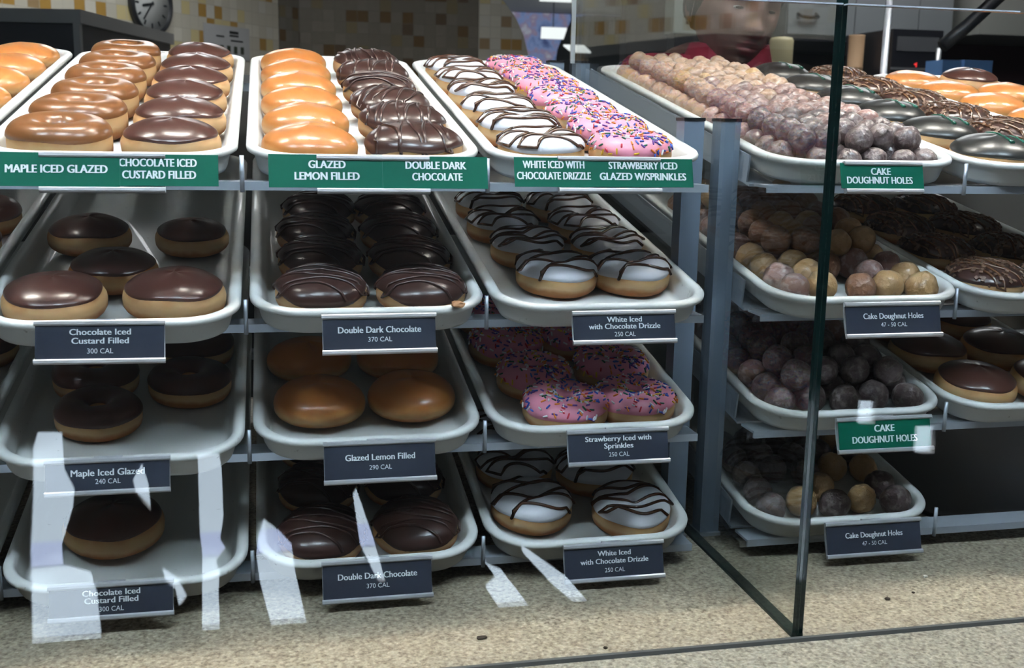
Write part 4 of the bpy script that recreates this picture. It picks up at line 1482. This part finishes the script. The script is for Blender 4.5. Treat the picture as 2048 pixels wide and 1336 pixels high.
def skin_mesh(name, verts, edges, sub=2):
    """verts: (x, y, z, rx, ry)"""
    me = bpy.data.meshes.new(name)
    me.from_pydata([v[:3] for v in verts], edges, [])
    o = bpy.data.objects.new(name, me)
    C.objects.link(o)
    md = o.modifiers.new('s', 'SKIN')
    md.use_smooth_shade = True
    sv = me.skin_vertices[0].data
    for i, v in enumerate(verts):
        sv[i].radius = (v[3], v[4] if len(v) > 4 else v[3])
        sv[i].use_root = (i == 0)
    sb = o.modifiers.new('u', 'SUBSURF')
    sb.levels = sb.render_levels = sub
    dg = bpy.context.evaluated_depsgraph_get()
    out = bpy.data.meshes.new_from_object(o.evaluated_get(dg))
    bpy.data.objects.remove(o)
    out.polygons.foreach_set('use_smooth', [True] * len(out.polygons))
    return out


PX, PY = 0.885, 1.04
V = [(0, 0.02, -0.42, 0.14, 0.11), (0, 0.015, -0.25, 0.125, 0.10), (0, 0.0, -0.08, 0.145, 0.11), (0, -0.02, 0.03, 0.12, 0.09), (0, -0.045, 0.095, 0.06, 0.06), (0.0, -0.07, 0.17, 0.052, 0.055), (0.0, -0.08, 0.23, 0.05, 0.055)]
E = [(i, i + 1) for i in range(6)]


def limb(start, pts):
    i = start
    for p in pts:
        V.append(p)
        E.append((i, len(V) - 1))
        i = len(V) - 1
    return i


ends = []
for sx in (-1, 1):
    zt = 0.045 if sx < 0 else 0.02
    e = limb(3, [(sx * 0.15, -0.015, zt, 0.06, 0.06), (sx * 0.205, 0.01, -0.10, 0.05), (sx * 0.225, 0.02, -0.25, 0.041), (sx * 0.225, -0.02, -0.37, 0.036), (sx * 0.22, -0.05, -0.475, 0.026, 0.03), (sx * 0.215, -0.06, -0.54, 0.034, 0.02)])
    for dx, dz, ln, cl in ((-0.03, -0.03, 0.9, 0.01), (-0.010, -0.042, 1.0, 0.012), (0.010, -0.042, 0.95, 0.014), (0.028, -0.036, 0.75, 0.016)):
        x, y, z = V[e][:3]
        limb(e, [(x + sx * dx, y - 0.004, z + dz, 0.009), (x + sx * dx * 1.15, y - 0.008 - cl, z + dz - 0.03 * ln, 0.0085), (x + sx * dx * 1.15, y - 0.012 - 2 * cl, z + dz - 0.055 * ln, 0.0075)])
    x, y, z = V[e][:3]
    limb(e, [(x - sx * 0.036, y - 0.018, z + 0.005, 0.011), (x - sx * 0.05, y - 0.034, z - 0.025, 0.0095), (x - sx * 0.052, y - 0.042, z - 0.05, 0.008)])
    limb(0, [(sx * 0.09, 0.02, -0.52, 0.095, 0.095), (sx * 0.10, 0.01, -0.86, 0.062), (sx * 0.105, 0.03, -1.20, 0.042), (sx * 0.11, -0.03, -1.255, 0.04, 0.03), (sx * 0.12, -0.13, -1.262, 0.04, 0.024)])
def lift(v):
    return (v[0], v[1], v[2] + (0.06 if -0.46 < v[2] < 0.14 else 0.0)) + tuple(v[3:])


body = skin_mesh('body', [lift(v) for v in V], E)

# head: one closed surface with brow, eye sockets, nose, lips, chin and ears, joined to the body mesh
def head_pt(a, t):
    """a: angle round the head, 0 = face (-y); t: polar angle from the crown"""
    x, y, z = math.sin(a) * math.sin(t), -math.cos(a) * math.sin(t), math.cos(t)
    X, Y, Z = x * 0.076, y * 0.096 + (0.012 if y > 0 else 0), z * 0.113
    if Z < 0:
        q = (-Z / 0.113)
        X *= 1 - 0.30 * q ** 1.6
        Y = Y * (1 - 0.10 * q) - 0.012 * q
        if y > 0:
            Y *= 1 - 0.35 * q
    if y < 0:
        f = -y

        def gb(x0, z0, sx, sz):
            return math.exp(-((X - x0) / sx) ** 2 - ((Z - z0) / sz) ** 2)
        d = 0.0
        d += 0.010 * gb(0, 0.002, 0.011, 0.02) + 0.026 * gb(0, -0.032, 0.012, 0.013) + 0.010 * (gb(0.013, -0.036, 0.008, 0.008) + gb(-0.013, -0.036, 0.008, 0.008))
        d -= 0.011 * (gb(0.031, 0.004, 0.017, 0.011) + gb(-0.031, 0.004, 0.017, 0.011))
        d += 0.006 * (gb(0.03, 0.026, 0.022, 0.008) + gb(-0.03, 0.026, 0.022, 0.008))
        d += 0.007 * gb(0, -0.058, 0.020, 0.005) - 0.005 * gb(0, -0.0645, 0.022, 0.0025) + 0.008 * gb(0, -0.071, 0.017, 0.005)
        d += 0.008 * gb(0, -0.098, 0.02, 0.012) - 0.004 * gb(0, -0.083, 0.02, 0.005)
        d += 0.004 * (gb(0.042, -0.028, 0.02, 0.02) + gb(-0.042, -0.028, 0.02, 0.02))
        Y -= d * min(1, f * 1.4)
    return Vector((X, Y, Z))


HN, HTn = 96, 72
b = MB()
b.loft([[head_pt(2 * math.pi * k / HN + math.pi, 0.02 + (math.pi - 0.04) * j / HTn) for k in range(HN)] for j in range(HTn + 1)], True, True, True)
for sx in (-1, 1):
    rings = []
    for j in range(9):
        t = math.pi * j / 8
        rings.append([Vector((sx * (0.076 + 0.010 * math.sin(t) * (0.4 + 0.6 * abs(math.cos(2 * math.pi * k / 16)))), 0.012 + 0.019 * math.sin(t) * math.cos(2 * math.pi * k / 16) + 0.004, -0.006 + 0.031 * math.cos(t))) for k in range(16)])
    b.loft(rings, True, True, True)
hm = fix_normals(b.mesh('head', [M_skin, M_lip]))
for p in hm.polygons:
    c = p.center
    if c.y < -0.07 and abs(c.x) < 0.024 * (1 - abs(c.z + 0.0645) / 0.02) and -0.0775 < c.z < -0.0535:
        p.material_index = 1
HEAD_M = T(-0.005, -0.095, 0.252) @ RY(math.radians(6)) @ RX(math.radians(8)) @ RZ(math.radians(4))
bm = bmesh.new()
bm.from_mesh(body)
k0 = len(bm.faces)
tmp = hm.copy()
tmp.transform(HEAD_M)
bm.from_mesh(tmp)
full = bpy.data.meshes.new('body')
bm.to_mesh(full)
bm.free()
full.materials.append(M_skin)
full.materials.append(M_lip)
per = empty('person', T(PX, PY, 0.0), 'person in a red shirt standing behind the racks, looking down', 'person')
ob('body', full, per)
sh = [(0, 0.02, -0.45, 0.155, 0.125), (0, 0.015, -0.25, 0.145, 0.12), (0, 0.0, -0.08, 0.165, 0.125), (0, -0.02, 0.03, 0.14, 0.105), (0, -0.04, 0.085, 0.085, 0.08)]
se = [(0, 1), (1, 2), (2, 3), (3, 4)]
for sx in (-1, 1):
    zt = 0.05 if sx < 0 else 0.025
    for i, p in enumerate([(sx * 0.15, -0.015, zt, 0.075, 0.075), (sx * 0.207, 0.01, -0.10, 0.064), (sx * 0.226, 0.02, -0.25, 0.054), (sx * 0.226, -0.018, -0.36, 0.048), (sx * 0.221, -0.046, -0.455, 0.038)]):
        sh.append(p)
        se.append((3 if i == 0 else len(sh) - 2, len(sh) - 1))
shirt = ob('shirt', skin_mesh('shirt', [lift(v) for v in sh], se), per)
shirt.data.materials.append(M_red)
b = MB()
rings = []
for r, z, y0 in ((0.083, 0.135, -0.048), (0.078, 0.165, -0.055), (0.071, 0.188, -0.062), (0.075, 0.190, -0.062), (0.084, 0.164, -0.055), (0.092, 0.138, -0.048)):
    rings.append([Vector((r * math.sin(2 * math.pi * k / 40), y0 - r * 0.95 * math.cos(2 * math.pi * k / 40), z - 0.022 * max(0, math.cos(2 * math.pi * k / 40)) ** 3)) for k in range(40)])
b.loft(rings + [rings[0]], True)
ob('collar', fix_normals(b.mesh('collar', M_red)), shirt)
tv = [(0, 0.02, -0.46, 0.16, 0.125)]
te = []
for sx in (-1, 1):
    for i, p in enumerate([(sx * 0.09, 0.02, -0.54, 0.11, 0.11), (sx * 0.10, 0.01, -0.86, 0.08), (sx * 0.105, 0.03, -1.19, 0.065)]):
        tv.append(p)
        te.append((0 if i == 0 else len(tv) - 2, len(tv) - 1))
tr = ob('trousers', skin_mesh('trousers', tv, te), per)
tr.data.materials.append(M_trs)
hd = bpy.data.objects.new('hair', None)
b = MB()
rings = []
for j in range(25):
    rg = []
    for k in range(64):
        a = 2 * math.pi * k / 64 + math.pi
        fr_ = max(0.0, math.cos(a))
        tmax = 1.02 - 0.12 * math.sin(3 * a) if math.cos(a) > 0.55 else (1.45 if math.cos(a) > 0.0 else 2.05)
        if 0.0 < math.cos(a) <= 0.55:
            tmax = 1.02 + (1.75 - 1.02) * (0.55 - math.cos(a)) / 0.55
        if -0.3 < math.cos(a) <= 0.0:
            tmax = 1.75 + 0.3 * (-math.cos(a)) / 0.3
        t = 0.02 + tmax * j / 24
        p = head_pt(a, t)
        n = Vector((p.x / 0.076 ** 2, p.y / 0.096 ** 2, p.z / 0.113 ** 2)).normalized()
        th_ = 0.013 if j < 22 else (0.008 if j < 24 else -0.003)
        rg.append(p + n * th_ * (1 + 0.15 * math.sin(9 * a + j)))
    rings.append(rg)
b.loft(rings, True, True, False)
bpy.data.objects.remove(hd)
ob('hair', fix_normals(b.mesh('hair', M_hair)), per, HEAD_M)
for sx in (-1, 1):
    b = MB()
    n = 20
    b.loft([[Vector((sx * 0.031 + 0.0115 * math.sin(t) * math.cos(2 * math.pi * k / n), -0.0728 - 0.0105 * math.cos(t), 0.001 + 0.0105 * math.sin(t) * math.sin(2 * math.pi * k / n) * 0.34)) for k in range(n)] for t in (0.05, 0.3, 0.45, 0.5, 0.9, 1.4, 2.0, 2.6, 3.1)], True, True, True)
    me = fix_normals(b.mesh('eye', [mat('eye_white', (0.6, 0.58, 0.56), 0.3), mat('iris', (0.03, 0.02, 0.015), 0.2)]))
    for p in me.polygons:
        if p.center.y < -0.0805:
            p.material_index = 1
    ob('eye', me, per, HEAD_M)
    b = MB()
    b.tube([(sx * (0.016 + 0.033 * q), -0.090 + 0.014 * q * q, 0.021 + 0.006 * math.sin(q * 2.6)) for q in (0, 0.2, 0.4, 0.6, 0.8, 1.0)], lambda t: 0.0032 * (1 - 0.6 * t), 6)
    ob('eyebrow', (b, M_hair), per, HEAD_M)
